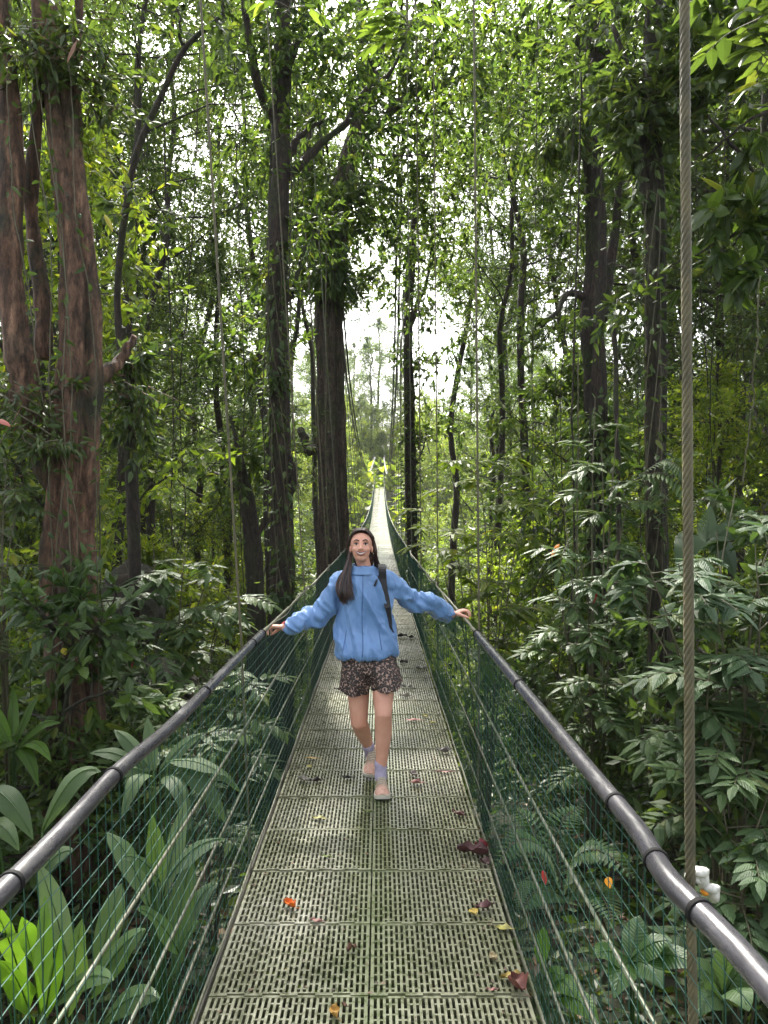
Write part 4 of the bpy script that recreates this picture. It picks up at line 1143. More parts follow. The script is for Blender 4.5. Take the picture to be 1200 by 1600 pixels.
liana('slack vine hanging at the right edge', [(1188, 430, 6), (1180, 540, 6), (1176, 640, 6), (1160, 760, 6)], .006, 415, 6)

# climbers and hanging plants clothing the trunks
def climber(label, pts, Rd, n, L, W, m, seed, hang=0.5):
    rng = np.random.default_rng(seed)
    p = spline([P(*a) for a in pts], 60)
    r = empty('climbing_plant', p[0], label, 'climbing plant')
    a, b = MB(), MB()
    i0 = rng.integers(0, 60, n)
    off = unit(rng.normal(0, 1, (n, 3)) * [1, 1, .3]) * (Rd * rng.uniform(.5, 1.25, (n, 1)))
    D = off / Rd + rng.normal(0, .5, (n, 3)) - [0, 0, hang]
    leaf_cloud(b, p[i0] + off - p[0], D, L * rng.uniform(.6, 1.3, n), W * rng.uniform(.7, 1.2, n), rng, 0, .35, True)
    for k in range(5):
        q = p - p[0] + np.stack([Rd * .7 * np.cos(np.arange(60) * .15 + k * 1.3), Rd * .7 * np.sin(np.arange(60) * .15 + k * 1.3), np.zeros(60)], 1)
        tube(a, q, .006, 4)
    a.build('stem', M['vine'], r); b.build('foliage', M[m], r)
climber('mantle of hanging leaves smothering the middle of the dark crooked trunk', [(934, 640, 11.4), (936, 760, 11.4), (930, 900, 11.3), (920, 1000, 11.2)], .36, 1900, .17, .065, 'leaf_gloss', 501, .8)
climber('tuft of strap leaved epiphytes high on the slim mottled trunk', [(1005, 110, 7.4), (1010, 170, 7.4), (1000, 220, 7.4)], .24, 500, .20, .035, 'leaf_dark', 502, .3)
climber('hanging epiphyte clump on the upper left of the dark crooked trunk', [(905, 190, 11.2), (880, 215, 11.2), (868, 235, 11.2)], .28, 600, .22, .03, 'leaf_dark', 503, 1.5)
climber('bushy epiphytes high on the reddish trunk', [(30, 60, 5.9), (60, 100, 5.9), (120, 60, 6.0), (140, 110, 6.1)], .18, 330, .14, .03, 'leaf_dark', 504, .9)
climber('small leaved creeper round the reddish trunk at mid height', [(20, 600, 5.8), (50, 650, 5.75), (70, 700, 5.7), (90, 690, 5.65)], .17, 520, .08, .026, 'leaf_dark', 505, .6)
climber('skirt of creeping leaves round the foot of the reddish trunk', [(80, 1130, 5.8), (105, 1180, 5.7), (140, 1220, 5.8), (110, 1290, 5.6)], .28, 1100, .10, .04, 'leaf_gloss', 506, .2)
climber('hanging curtain of ferny leaves high on the thickest trunk', [(530, 280, 15.6), (500, 360, 15.6), (510, 430, 15.6), (518, 460, 15.6)], .42, 1100, .22, .05, 'leaf_canopy', 507, 1.6)
climber('creeper leaves clothing the tall dark trunk beside the left handrail', [(430, 380, 9.8), (428, 560, 9.8), (430, 640, 9.8), (444, 900, 9.8), (436, 940, 9.8)], .14, 620, .13, .045, 'leaf_dark', 508, .8)
climber('moss and ivy bundle on the slender trunk right of the bridge', [(640, 600, 22), (642, 700, 22), (644, 800, 22), (646, 900, 22)], .26, 900, .16, .06, 'leaf_dark', 509, .5)
climber('dangling mossy growth under the slim leaning sapling at mid height', [(204, 540, 6.9), (206, 600, 6.9), (212, 680, 6.9)], .13, 420, .11, .03, 'leaf_dark', 510, 1.5)
climber('sparse round leaves creeping up the slim mottled trunk', [(1030, 1200, 7.4), (1022, 900, 7.4), (1020, 600, 7.4), (1018, 300, 7.4)], .11, 300, .11, .05, 'leaf_gloss', 511, .5)
GL = ('thin dark liana hanging free among the trees right of the bridge', 'free hanging lianas on the right')
rgl = random.Random(6)
for k in range(14):
    x0 = rgl.uniform(690, 1180); d_ = rgl.uniform(7, 14); sw = rgl.uniform(-35, 35)
    liana(GL[0], [(x0, rgl.uniform(-40, 200), d_), (x0 + sw * .4, 380, d_), (x0 + sw, 620, d_), (x0 + sw * .7, 860, d_), (x0 + sw * 1.2, rgl.uniform(950, 1150), d_)], rgl.uniform(.004, .010), 600 + k, rgl.randint(8, 30), GL[1], 'bark_dark')
GL = ('thin dark liana hanging free among the trees left of the bridge', 'free hanging lianas on the left')
for k in range(9):
    x0 = rgl.uniform(150, 480); d_ = rgl.uniform(8, 14); sw = rgl.uniform(-35, 35)
    liana(GL[0], [(x0, rgl.uniform(-40, 200), d_), (x0 + sw * .4, 380, d_), (x0 + sw, 620, d_), (x0 + sw * .7, 800, d_), (x0 + sw * 1.2, rgl.uniform(850, 980), d_)], rgl.uniform(.004, .010), 640 + k, rgl.randint(8, 30), GL[1], 'bark_dark')
# red leaves here and there, orange dead leaf, bromeliads
def odd_leaf(label, px, py, d, L, W, col, cat='leaf', name='dead_leaf', tilt=(-.3, 0, -1)):
    a = MB(); b = P(px, py, d); t_ = b + unit(np.array(tilt, float)) * L
    big_leaf(a, np.zeros(3), t_ - b, W, .1, pleat=False, fold=.3)
    o = a.build(name, simple('dead_leaf_' + name, col, .6), None, True); o.location = tuple(b); tag(o, label, cat)
odd_leaf('bright orange dead leaf caught in the foliage right of the bridge', 874, 850, 7.5, .15, .05, (.65, .20, .01), tilt=(-.7, -.2, -1))
odd_leaf('small red leaf hanging between the two near right trunks', 932, 925, 6.4, .10, .035, (.35, .02, .02))
odd_leaf('long brown dead leaf hanging high on the reddish trunk', 120, 62, 5.7, .20, .05, (.20, .10, .06), tilt=(-.35, -.1, -1))
odd_leaf('reddish brown leaf at the left edge of the photo', -6, 655, 5.2, .12, .05, (.30, .08, .06), tilt=(1, -.2, -.5))
odd_leaf('orange yellow leaf glowing behind the right netting', 950, 1370, 3.2, .045, .035, (.75, .30, .01), tilt=(.1, -.3, -1))
odd_leaf('small scarlet leaf behind the right netting', 848, 1360, 3.9, .07, .03, (.40, .03, .02), tilt=(.2, -.2, -1))
odd_leaf('hanging red bract near the boulders on the left', 205, 1045, 6.6, .16, .05, (.30, .05, .05), tilt=(.1, -.2, 1))
odd_leaf('yellowed leaf caught on a vine of the reddish trunk', 98, 1012, 5.55, .06, .045, (.5, .40, .03), tilt=(.3, -.2, -.6))
odd_leaf('yellow hanging leaf high up right of the reddish trunk', 163, 335, 6.4, .17, .045, (.40, .36, .04), tilt=(.5, -.1, -1))
# ------------------------------------------------------------------ the woman
def fuse(name, mb, voxel, smooth_n, mats, parent, disp=None):
    """weld the overlapping closed shapes of mb into one continuous skin"""
    me0 = mb.mesh(name + '_src', mats, True)
    o = bpy.data.objects.new(name, me0); link(o)
    md = o.modifiers.new('r', 'REMESH'); md.mode = 'VOXEL'; md.voxel_size = voxel; md.use_smooth_shade = True
    ms = o.modifiers.new('s', 'SMOOTH'); ms.factor = 0.5; ms.iterations = smooth_n
    bpy.context.view_layer.update()
    dg = bpy.context.evaluated_depsgraph_get()
    me = bpy.data.meshes.new_from_object(o.evaluated_get(dg))
    me.name = name
    o.modifiers.clear(); o.data = me
    bpy.data.meshes.remove(me0)
    me.materials.clear()
    for m in (mats if isinstance(mats, (list, tuple)) else [mats]): me.materials.append(m)
    n = len(me.vertices)
    if disp is not None:
        co = np.zeros(n * 3, np.float32); me.vertices.foreach_get('co', co); co = co.reshape(-1, 3)
        no = np.zeros(n * 3, np.float32); me.vertex_normals.foreach_get('vector', no); no = no.reshape(-1, 3)
        co = disp(co.astype(float), no.astype(float)).astype(np.float32)
        me.vertices.foreach_set('co', co.ravel()); me.update()
    me.polygons.foreach_set('use_smooth', np.ones(len(me.polygons), bool))
    if parent is not None: attach(o, parent)
    return o

def ell(mb, c, r, rot=None, seg=20, mat=0):
    c = np.asarray(c, float); r = np.asarray(r, float)
    th = np.linspace(0, np.pi, seg // 2 + 1)[1:-1]; ph = np.linspace(0, 2 * np.pi, seg, endpoint=False)
    T, Ph = np.meshgrid(th, ph, indexing='ij')
    V = np.stack([np.sin(T) * np.cos(Ph), np.sin(T) * np.sin(Ph), np.cos(T)], -1).reshape(-1, 3)
    V = np.vstack([V, [0, 0, 1], [0, 0, -1]]) * r
    if rot is not None: V = V @ np.asarray(rot, float).T
    m = len(th)
    i = np.arange(m - 1)[:, None] * seg; j = np.arange(seg)[None]; k = (j + 1) % seg
    F = np.stack([i + j, i + seg + j, i + seg + k, i + k], -1).reshape(-1, 4)
    nb = mb.n
    mb.add(V + c, F, mat)
    top = m * seg; bot = top + 1
    j = np.arange(seg); k = (j + 1) % seg
    mb.F.append((np.stack([np.full(seg, top), j, k], -1) + nb, mat))
    mb.F.append((np.stack([np.full(seg, bot), (m - 1) * seg + k, (m - 1) * seg + j], -1) + nb, mat))

def limb(mb, pts, rads, n=24, sides=18, squash=None, sq_axis=None):
    """smooth tapered limb with round ends"""
    pts = np.asarray(pts, float)
    c = spline(pts, n)
    r = np.interp(np.linspace(0, 1, n), np.linspace(0, 1, len(rads)), rads)
    # cap: shrink rings at the ends on a half circle
    T = np.gradient(c, axis=0); T = unit(T)
    a = np.linspace(0, np.pi / 2, 5)[:-1]
    st = np.array([c[0] - T[0] * r[0] * np.cos(x) for x in a]); sr = np.array([max(1e-4, r[0] * np.sin(x)) for x in a])
    en = np.array([c[-1] + T[-1] * r[-1] * np.cos(x) for x in a[::-1]]); er = np.array([max(1e-4, r[-1] * np.sin(x)) for x in a[::-1]])
    sr[0] = 1e-3 * r[0] + 1e-4; er[-1] = sr[0]
    tube(mb, np.vstack([st, c, en]), np.concatenate([sr, r, er]), sides)

def loft(mb, rings, seg=36, mat=0):
    """stack of level oval rings (cx, cy, cz, rx, ry), bottom to top, closed"""
    rg = np.asarray(rings, float)
    n = 40
    rr = np.stack([np.interp(np.linspace(0, 1, n), np.linspace(0, 1, len(rg)), rg[:, k]) for k in range(5)], 1)
    kern = np.array([.25, .5, .25])
    for _ in range(3):
        q = rr.copy()
        for k in (0, 1, 3, 4): q[1:-1, k] = 0.25 * rr[:-2, k] + 0.5 * rr[1:-1, k] + 0.25 * rr[2:, k]
        rr = q
    th = np.linspace(0, 2 * np.pi, seg, endpoint=False)
    V = np.stack([rr[:, 0:1] + rr[:, 3:4] * np.cos(th), rr[:, 1:2] + rr[:, 4:5] * np.sin(th), rr[:, 2:3] + 0 * th], -1).reshape(-1, 3)
    i = np.arange(n - 1)[:, None] * seg; j = np.arange(seg)[None]; k = (j + 1) % seg
    F = np.stack([i + j, i + k, i + seg + k, i + seg + j], -1).reshape(-1, 4)
    nb = mb.n
    mb.add(V, F, mat)
    mb.F.append((np.array([[nb + q for q in range(seg)][::-1]]), mat))
    mb.F.append((np.array([[nb + (n - 1) * seg + q for q in range(seg)]]), mat))

def skin_material():
    m, t, b, out = mat('skin')
    f = noise_tex(t, 9, 4)
    t.links.new(ramp(t, f, [(0.3, (0.56, 0.275, 0.195)), (0.7, (0.66, 0.36, 0.265))]), b.inputs['Base Color'])
    b.inputs['Roughness'].default_value = 0.5
    b.inputs['Subsurface Weight'].default_value = 0.12
    b.inputs['Subsurface Radius'].default_value = (0.02, 0.008, 0.004)
    return m
M['skin'] = skin_material()
def jacket_material():
    m, t, b, out = mat('windbreaker_fabric')
    f = noise_tex(t, 4, 4)
    t.links.new(ramp(t, f, [(0.3, (0.105, 0.22, 0.44)), (0.7, (0.14, 0.265, 0.51))]), b.inputs['Base Color'])
    b.inputs['Roughness'].default_value = 0.45
    b.inputs['Sheen Weight'].default_value = 0.15
    bump(t, b, noise_tex(t, 5.5, 5, 0.55, sc3=(2.2, 2.2, 0.8)), 0.7, 0.03)
    return m
M['jacket'] = jacket_material()
M['jacket_seam'] = simple('jacket_zip', (0.05, 0.12, 0.28), 0.4)
def leopard():
    m, t, b, out = mat('leopard_print')
    tc = t.nodes.new('ShaderNodeTexCoord')
    nz = t.nodes.new('ShaderNodeTexNoise'); nz.inputs['Scale'].default_value = 40
    t.links.new(tc.outputs['Object'], nz.inputs['Vector'])
    va = t.nodes.new('ShaderNodeVectorMath'); va.operation = 'MULTIPLY_ADD'
    va.inputs[1].default_value = (0.016,) * 3
    t.links.new(nz.outputs['Color'], va.inputs[0]); t.links.new(tc.outputs['Object'], va.inputs[2])
    v = t.nodes.new('ShaderNodeTexVoronoi'); v.inputs['Scale'].default_value = 80
    t.links.new(va.outputs[0], v.inputs['Vector'])
    c = ramp(t, v.outputs['Distance'], [(0.0, (0.09, 0.055, 0.045)), (0.22, (0.10, 0.06, 0.05)), (0.27, (0.012, 0.010, 0.010)), (0.60, (0.014, 0.011, 0.011)), (0.72, (0.33, 0.22, 0.18))])
    t.links.new(c, b.inputs['Base Color']); b.inputs['Roughness'].default_value = 0.7
    bump(t, b, noise_tex(t, 7, 4), 0.5, 0.02)
    return m
M['leopard'] = leopard()
def hair_material():
    m, t, b, out = mat('dark_brown_hair')
    g = t.nodes.new('ShaderNodeNewGeometry')
    t.links.new(ramp(t, g.outputs['Random Per Island'], [(0, (0.012, 0.006, 0.005)), (0.6, (0.028, 0.013, 0.010)), (1, (0.075, 0.034, 0.024))]), b.inputs['Base Color'])
    b.inputs['Roughness'].default_value = 0.38
    return m
M['hair'] = hair_material()
M['eye_white'] = simple('eye_white', (0.7, 0.68, 0.66), 0.2)
M['iris'] = simple('iris', (0.03, 0.02, 0.015), 0.15)
M['brow'] = simple('eyebrow', (0.035, 0.018, 0.012), 0.7)
M['teeth'] = simple('teeth', (0.60, 0.56, 0.51), 0.25)
M['lips'] = simple('lips', (0.20, 0.045, 0.04), 0.4)
M['sock'] = simple('lilac_sock', (0.34, 0.31, 0.44), 0.85, 0, (0.42, 0.38, 0.52), 60, 0.3)
M['shoe_pink'] = simple('shoe_pink_mesh', (0.46, 0.25, 0.19), 0.7, 0, (0.56, 0.36, 0.28), 60, 0.4)
M['shoe_tan'] = simple('shoe_tan', (0.34, 0.24, 0.17), 0.7, 0, (0.42, 0.32, 0.24), 30, 0.3)
M['sole'] = simple('shoe_sole', (0.50, 0.48, 0.40), 0.7)
M['sole_dark'] = simple('shoe_outsole', (0.025, 0.025, 0.025), 0.7)
M['strap'] = simple('backpack_strap', (0.016, 0.016, 0.018), 0.75, 0, (0.03, 0.03, 0.034), 60, 0.4)
M['watch'] = simple('watch_band_red', (0.62, 0.08, 0.10), 0.5)
M['watch_face'] = simple('watch_face', (0.45, 0.16, 0.17), 0.2)
M['cap'] = simple('grey_cap', (0.20, 0.23, 0.28), 0.8)

FZ = -1.81
person = empty('person', P(585, 1225, 5.0) * np.array([1, 1, 0]) + np.array([0, 0, FZ]), 'smiling woman in blue windbreaker and leopard print shorts, walking with both hands on the rails', 'person')

# joints
hipR, kneeR, ankR = P(561, 1018, 5.10), P(561, 1128, 5.08), P(579, 1174, 5.37)
hipL, kneeL, ankL = P(594, 1018, 5.08), P(599, 1115, 4.93), P(595, 1206, 5.0)
ballR, toeR, heelR = P(577, 1203, 5.28), P(577, 1211, 5.21), P(580, 1178, 5.43)
HC = P(564, 853, 4.93)                      # between the eyes, head centre line
HC[1] = 5.00
neck_base = P(570, 898, 5.06)
shL, shR = P(606, 905, 5.07), P(534, 905, 5.07)     # her left (photo right), her right
elL, wrL = P(660, 940, 5.20), P(708, 960, 5.34)
elR, wrR = P(487, 963, 5.10), P(444, 980, 5.00)

TILT = R(8)
def HP(x, f, z):
    """head space: x right in the photo, f towards the camera, z up"""
    y_, z_ = f, z
    f2 = y_ * math.cos(TILT) - z_ * math.sin(TILT)
    z2 = y_ * math.sin(TILT) + z_ * math.cos(TILT)
    a = R(3)
    x2 = x * math.cos(a) - z2 * math.sin(a) * -0.0
    return HC + np.array([x2, -f2, z2])

body = MB()
# pelvis and torso (under the clothes)
loft(body, [(HC[0] * 0 + P(577, 0, 5.1)[0], 5.10, -1.02, .11, .09), (P(577, 0, 5.1)[0], 5.10, -0.93, .135, .095), (P(573, 0, 5.1)[0], 5.09, -0.78, .125, .09), (P(571, 0, 5.1)[0], 5.08, -0.60, .13, .09), (P(570, 0, 5.1)[0], 5.07, -0.47, .135, .080), (P(570, 0, 5.1)[0], 5.07, -0.40, .08, .055)])
limb(body, [neck_base + [0, 0, -0.04], neck_base + [0, 0, 0.03], HP(0, -0.02, -0.06)], [.060, .046, .046])
# arms
limb(body, [shL + [0, 0, -.026], elL + [-.06, 0, 0], elL + [.03, 0, -.008], wrL], [.036, .036, .034, .032, .027]); limb(body, [shR + [0, 0, -.026], elR + [.055, 0, .005], elR + [-.02, 0, -.004], wrR], [.036, .036, .034, .032, .027])
# legs
limb(body, [hipR, hipR * .5 + kneeR * .5 + [-.004, 0.0, 0], kneeR], [.070, .080, .070, .056])
limb(body, [kneeR, kneeR * .6 + ankR * .4 + [-.004, .022, 0], ankR], [.055, .056, .053, .040, .033])
ell(body, kneeR + [0, -.014, 0], (.040, .038, .046))
limb(body, [hipL, hipL * .5 + kneeL * .5 + [.006, 0.0, 0], kneeL], [.066, .078, .070, .056])
limb(body, [kneeL, kneeL * .6 + ankL * .4 + [.006, .022, 0], ankL], [.055, .056, .055, .042, .033])
ell(body, kneeL + [-0.002, -.014, 0.0], (.041, .038, .048))
ell(body, kneeL + [-0.001, -.034, 0.004], (.026, .018, .028))
limb(body, [ankR, ankR + [0, -.02, -.03]], [.034, .032]); limb(body, [ankL, ankL + [0, 0, -.05]], [.034, .032])
# head
ell(body, HP(0, -0.018, 0.022), (.073, .092, .088), seg=32)
ell(body, HP(0, 0.018, -0.030), (.0575, .070, .074), seg=32)
ell(body, HP(0, 0.045, -0.082), (.030, .028, .026))
ell(body, HP(0, 0.018, -0.075), (.044, .050, .034))
for s in (-1, 1):
    ell(body, HP(s * .034, 0.054, -0.030), (.022, .022, .020))       # cheeks lifted by the smile
    ell(body, HP(s * .028, 0.064, 0.022), (.026, .014, .012))        # brow ridge
    ell(body, HP(s * .069, -0.006, -0.022), (.008, .016, .028))      # ears
    ell(body, HP(s * .010, 0.088, -0.032), (.008, .010, .007))       # nostril wings
    ell(body, HP(s * .034, 0.022, -0.058), (.017, .034, .028))
limb(body, [HP(0, .074, .018), HP(0, .086, -.006), HP(0, .100, -.030)], [.0075, .0085, .0105], n=10, sides=12)
ell(body, HP(0, 0.068, -0.056), (.028, .018, .016))
# hands: palm and five fingers each, curled over the far side of the rail
def hand(mb, wrist, palm_dir, up, finger_pts, thumb_pts, w):
    palm_dir = unit(palm_dir); side = unit(np.cross(palm_dir, up)); up = unit(np.cross(side, palm_dir))
    rot = np.stack([palm_dir, side, up], 1)
    ell(mb, wrist + palm_dir * .048, (.050, .040, .016), rot, seg=20)
    ell(mb, wrist + palm_dir * .010, (.030, .028, .020), rot, seg=16)
    for k, (off, ln, curl) in enumerate(finger_pts):
        b = wrist + palm_dir * (.082 - .010 * abs(k - 1.2)) + side * off
        d1 = palm_dir
        p = [b - d1 * .02, b]
        a = 0.0
        for q, seg in enumerate((.42, .32, .26)):
            a += curl[q]
            dv = palm_dir * math.cos(a) - up * math.sin(a) + side * off * 2.5
            p.append(p[-1] + unit(dv) * ln * seg)
        limb(mb, p, [.0095, .0092, .0085, .0078, .0068], n=16, sides=10)
    b = wrist + palm_dir * .022 + side * thumb_pts[0] * .026 - up * .004
    d2 = unit(palm_dir * .7 + side * thumb_pts[0] * .75 - up * thumb_pts[1])
    d3 = unit(palm_dir * .95 + side * thumb_pts[0] * .25 - up * thumb_pts[1] * 1.4)
    limb(mb, [b, b + d2 * .032, b + d2 * .032 + d3 * .030, b + d2 * .032 + d3 * .054], [.013, .0115, .0100, .0080], n=14, sides=10)
offs = [-.030, -.010, .010, .029]
hand(body, wrR, P(412, 979, 4.99) - P(444, 981, 5.0), np.array([-.15, 0.15, 1.0]), [(offs[0], .068, (.45, .8, .6)), (offs[1], .078, (.35, .75, .6)), (offs[2], .074, (.5, .85, .6)), (offs[3], .060, (.7, .9, .6))], (1, .55), .08)
hand(body, wrL, P(735, 950, 5.36) - P(708, 961, 5.34), np.array([-.1, 0.1, 1.0]), [(offs[0], .060, (.6, .95, .7)), (offs[1], .072, (.5, .9, .6)), (offs[2], .076, (.4, .8, .6)), (offs[3], .066, (.35, .8, .6))], (1, .6), .08)
fuse('body', body, 0.0042, 3, M['skin'], person)

# face details, each its own part
def part(name, mb, m, sm=True, par=None):
    o = mb.build(name, m, None, sm); attach(o, par or person); return o
for s in (-1, 1):
    e = MB(); ell(e, HP(s * .0300, .0690, .0015), (.0130, .0105, .0060)); eo = part('eye', e, M['eye_white'])
    e = MB(); ell(e, HP(s * .0300, .0765, .0012), (.0066, .0045, .0056)); part('iris', e, M['iris'])
    e = MB(); limb(e, [HP(s * .0165, .079, .0040), HP(s * .0300, .0815, .0088), HP(s * .0440, .072, .0035)], [.0022, .0030, .0020], n=12, sides=8); part('eyelash', e, M['brow'])
    e = MB(); limb(e, [HP(s * .0140, .0835, .0235), HP(s * .0300, .0835, .0285), HP(s * .0480, .0690, .0220)], [.0034, .0038, .0018], n=12, sides=8); part('eyebrow', e, M['brow'])
q = MB()
n = 16
xs_ = np.linspace(-.0330, .0330, n); up_ = -.0525 - 0.004 * (1 - (xs_ / .0330) ** 2) * 0.3; lo_ = up_ - .0145 * (1 - (xs_ / .0338) ** 2) ** 0.7
V = []
for a_, b_, c_ in zip(xs_, up_, lo_):
    f_ = .0905 - 11.0 * a_ ** 2
    V += [HP(a_, f_, b_ + (a_ / .0330) ** 2 * .011), HP(a_, f_ + .001, c_ + (a_ / .0330) ** 2 * .011), HP(a_, f_ - .010, c_ + (a_ / .0330) ** 2 * .011), HP(a_, f_ - .010, b_ + (a_ / .0330) ** 2 * .011)]
F_ = []
for k in range(n - 1):
    for r_ in range(4): F_.append([k * 4 + r_, k * 4 + (r_ + 1) % 4, (k + 1) * 4 + (r_ + 1) % 4, (k + 1) * 4 + r_])
q.add(V, F_); part('teeth', q, M['teeth'])
q = MB()
lu = [HP(a_, .0925 - 11.0 * a_ ** 2, b_ + .0012 + (a_ / .0330) ** 2 * .011) for a_, b_ in zip(xs_, up_)]
ll = [HP(a_, .0925 - 11.0 * a_ ** 2, b_ - .0020 + (a_ / .0330) ** 2 * .011) for a_, b_ in zip(xs_, lo_)]
rl = .0030 * np.sqrt(np.maximum(0.08, 1 - (xs_ / .0342) ** 2))
tube(q, lu, rl, 8); tube(q, ll, rl * 1.3, 8); part('lips', q, M['lips'])

# hair
def hair_cap():
    hb = MB()
    seg, rg_ = 96, 60
    th = np.linspace(0.02, np.pi * 0.86, rg_); ph = np.linspace(0, 2 * np.pi, seg, endpoint=False)
    T, Ph = np.meshgrid(th, ph, indexing='ij')
    X_ = .0765 * np.sin(T) * np.cos(Ph); Yf = -.020 + .0965 * np.sin(T) * np.sin(Ph); Zz = .021 + .0915 * np.cos(T)
    V = np.stack([HP(X_[a, b], Yf[a, b], Zz[a, b]) for a in range(rg_) for b in range(seg)])
    i = np.arange(rg_ - 1)[:, None] * seg; j = np.arange(seg)[None]; k = (j + 1) % seg
    F = np.stack([i + j, i + seg + j, i + seg + k, i + k], -1).reshape(-1, 4)
    cx_, cf, cz = X_.ravel()[F].mean(1), Yf.ravel()[F].mean(1), Zz.ravel()[F].mean(1)
    keep = ~((cf > 0.012) & (cz < .076 - 5.5 * cx_ ** 2)) & ~((cf > -.012) & (cz < -.01))
    hb.add(V, F[keep])
    return hb
hb = hair_cap()
rg = np.random.default_rng(8)
def strand_set(hb, guides, count, r0, spread):
    """guides: two control paths; strands blend between them"""
    g0, g1 = np.asarray(guides[0], float), np.asarray(guides[1], float)
    for k in range(count):
        a = rg.random()
        p = g0 * (1 - a) + g1 * a
        j = np.cumsum(rg.normal(0, spread, p.shape), 0) * np.linspace(0.15, 1, len(p))[:, None]
        p = p + j
        cut = rg.uniform(0.82, 1.0)
        sp = spline(p, 18)
        sp = sp[:max(6, int(18 * cut))]
        m_ = len(sp)
        sp[:, 0] += (0.004 * np.sin(np.linspace(0, 7, m_) + rg.uniform(0, 6)) + 0.008 * np.sin(np.linspace(0, 11, m_) + 2.2 * a)) * np.linspace(0, 1, m_)
        sp[:, 1] -= 0.006 * np.sin(np.linspace(0, 9, m_) + 5 * a) * np.linspace(0, 1, m_)
        rr = r0 * rg.uniform(.6, 1.3) * np.array([0.6] + [1.0] * (m_ - 3) + [0.5, 0.15])
        tube(hb, sp, rr, 5, cap=False)
def W(px, py, d): return P(px, py, d)
# photo left: over the ear, down the front of the shoulder
strand_set(hb, [[HP(.004, .062, .094), HP(-.046, .052, .076), HP(-.077, .006, .022), HP(-.080, -.012, -.06), W(533, 900, 4.99), W(530, 925, 4.94), W(533, 947, 4.94)],
               [HP(.006, -.04, .117), HP(-.068, -.02, .068), HP(-.082, -.03, .0), HP(-.070, -.020, -.07), W(548, 902, 4.96), W(551, 925, 4.92), W(554, 944, 4.92)]], 330, .0032, .0022)
strand_set(hb, [[HP(-.075, -.06, .02), HP(-.080, -.05, -.03), HP(-.082, -.03, -.09), W(540, 905, 5.0), W(540, 930, 4.95), W(546, 950, 4.93)],
               [HP(-.06, -.09, .02), HP(-.075, -.06, -.04), HP(-.078, -.045, -.1), W(529, 905, 5.0), W(528, 925, 4.96), W(540, 951, 4.93)]], 160, .0034, .0025)
for sgn in (-1, 1):
    strand_set(hb, [[HP(.004, .064, .092), HP(sgn * .030, .064, .088), HP(sgn * .060, .040, .062), HP(sgn * .077, .004, .020), HP(sgn * .078, -.012, -.03)],
                    [HP(.004, .0, .116), HP(sgn * .040, .010, .106), HP(sgn * .072, -.004, .060), HP(sgn * .082, -.02, .010), HP(sgn * .080, -.025, -.04)]], 200, .0026, .0012)
# photo right: behind the shoulder
strand_set(hb, [[HP(.004, .062, .094), HP(.048, .052, .076), HP(.078, .006, .022), HP(.084, -.02, -.05), W(588, 884, 5.08), W(582, 893, 5.12)],
               [HP(.006, -.04, .117), HP(.070, -.02, .066), HP(.088, -.04, .0), HP(.094, -.05, -.06), W(594, 890, 5.12), W(588, 898, 5.15)]], 260, .0032, .0022)
strand_set(hb, [[HP(.07, -.07, .03), HP(.078, -.06, -.03), HP(.074, -.05, -.08), W(586, 893, 5.1)],
               [HP(-.05, -.10, .03), HP(-.05, -.10, -.05), HP(-.04, -.09, -.1), W(560, 900, 5.16)]], 160, .0042, .003)
part('hair', hb, M['hair'])

# jacket
pink = None
cxT = lambda px: P(px, 0, 5.08)[0]
jb = MB()
loft(jb, [(cxT(570), 5.07, -0.945, .198, .155), (cxT(570), 5.07, -0.925, .214, .166), (cxT(570), 5.072, -0.87, .205, .160), (cxT(570), 5.09, -0.78, .196, .135), (cxT(570), 5.085, -0.66, .184, .132), (cxT(570), 5.08, -0.55, .180, .128), (cxT(570), 5.08, -0.46, .178, .115), (cxT(570), 5.08, -0.415, .145, .095), (cxT(570), 5.07, -0.385, .10, .080), (cxT(570), 5.055, -0.360, .070, .068)])
limb(jb, [shL + [-.06, 0, -.02], shL + [.0, 0, -.026], elL + [-.06, -.0, .0], elL + [.03, 0, -.008], wrL + [-.045, -.01, .006], wrL + [-.018, 0, .002]], [.062, .068, .064, .064, .054, .033], n=34, sides=24)
limb(jb, [shR + [.06, 0, -.02], shR + [.0, 0, -.026], elR + [.055, -.0, .005], elR + [-.02, 0, -.004], wrR + [.055, .006, .010], wrR + [.024, 0, .006]], [.062, .068, .064, .062, .052, .033], n=34, sides=24)
def wrinkle(co, no):
    out_ = co.copy()
    for k in range(len(co)):
        p = co[k]
        a = 0.0
        xl = p[0] - cxT(570)
        arm = min(1.0, max(0.0, (abs(xl) - .19) / .08))
        # body: long soft folds; sleeves: folds across the bend
        v1 = noise.noise((p[0] * 10 + p[2] * 2.5, p[1] * 7, p[2] * 2.6))
        v2 = noise.noise((p[0] * 7 + 3, p[1] * 9, p[2] * 17 + xl * 12))
        v3 = 1 - 2.4 * abs(noise.noise((p[0] * 22 + p[2] * 9, p[1] * 16, p[2] * 13 - xl * 8)))
        a += (1 - arm) * (0.034 * (0.38 - abs(v1) * 2.4)) + arm * 0.020 * (0.45 - abs(v2) * 2.2) + 0.0042 * v3
        if p[2] < -0.90: a += 0.003 * math.sin(math.atan2(p[1] - 5.09, xl) * 46) * min(1, (-0.90 - p[2]) / .03)
        if p[2] > -0.42 and abs(xl) < .12: a *= 0.4
        out_[k] = p + no[k] * (max(a, -.014) + .004)
    return out_
fuse('jacket', jb, 0.0055, 2, M['jacket'], person, wrinkle)
cb_ = MB()
ths = np.linspace(0, 2 * np.pi, 41)
ring = lambda z, rx, ry, cy: np.stack([cxT(570) - .012 + rx * np.cos(ths), cy + ry * np.sin(ths) * 1.0, z + 0.010 * np.sin(ths) * 1.0 + 0 * ths], -1)
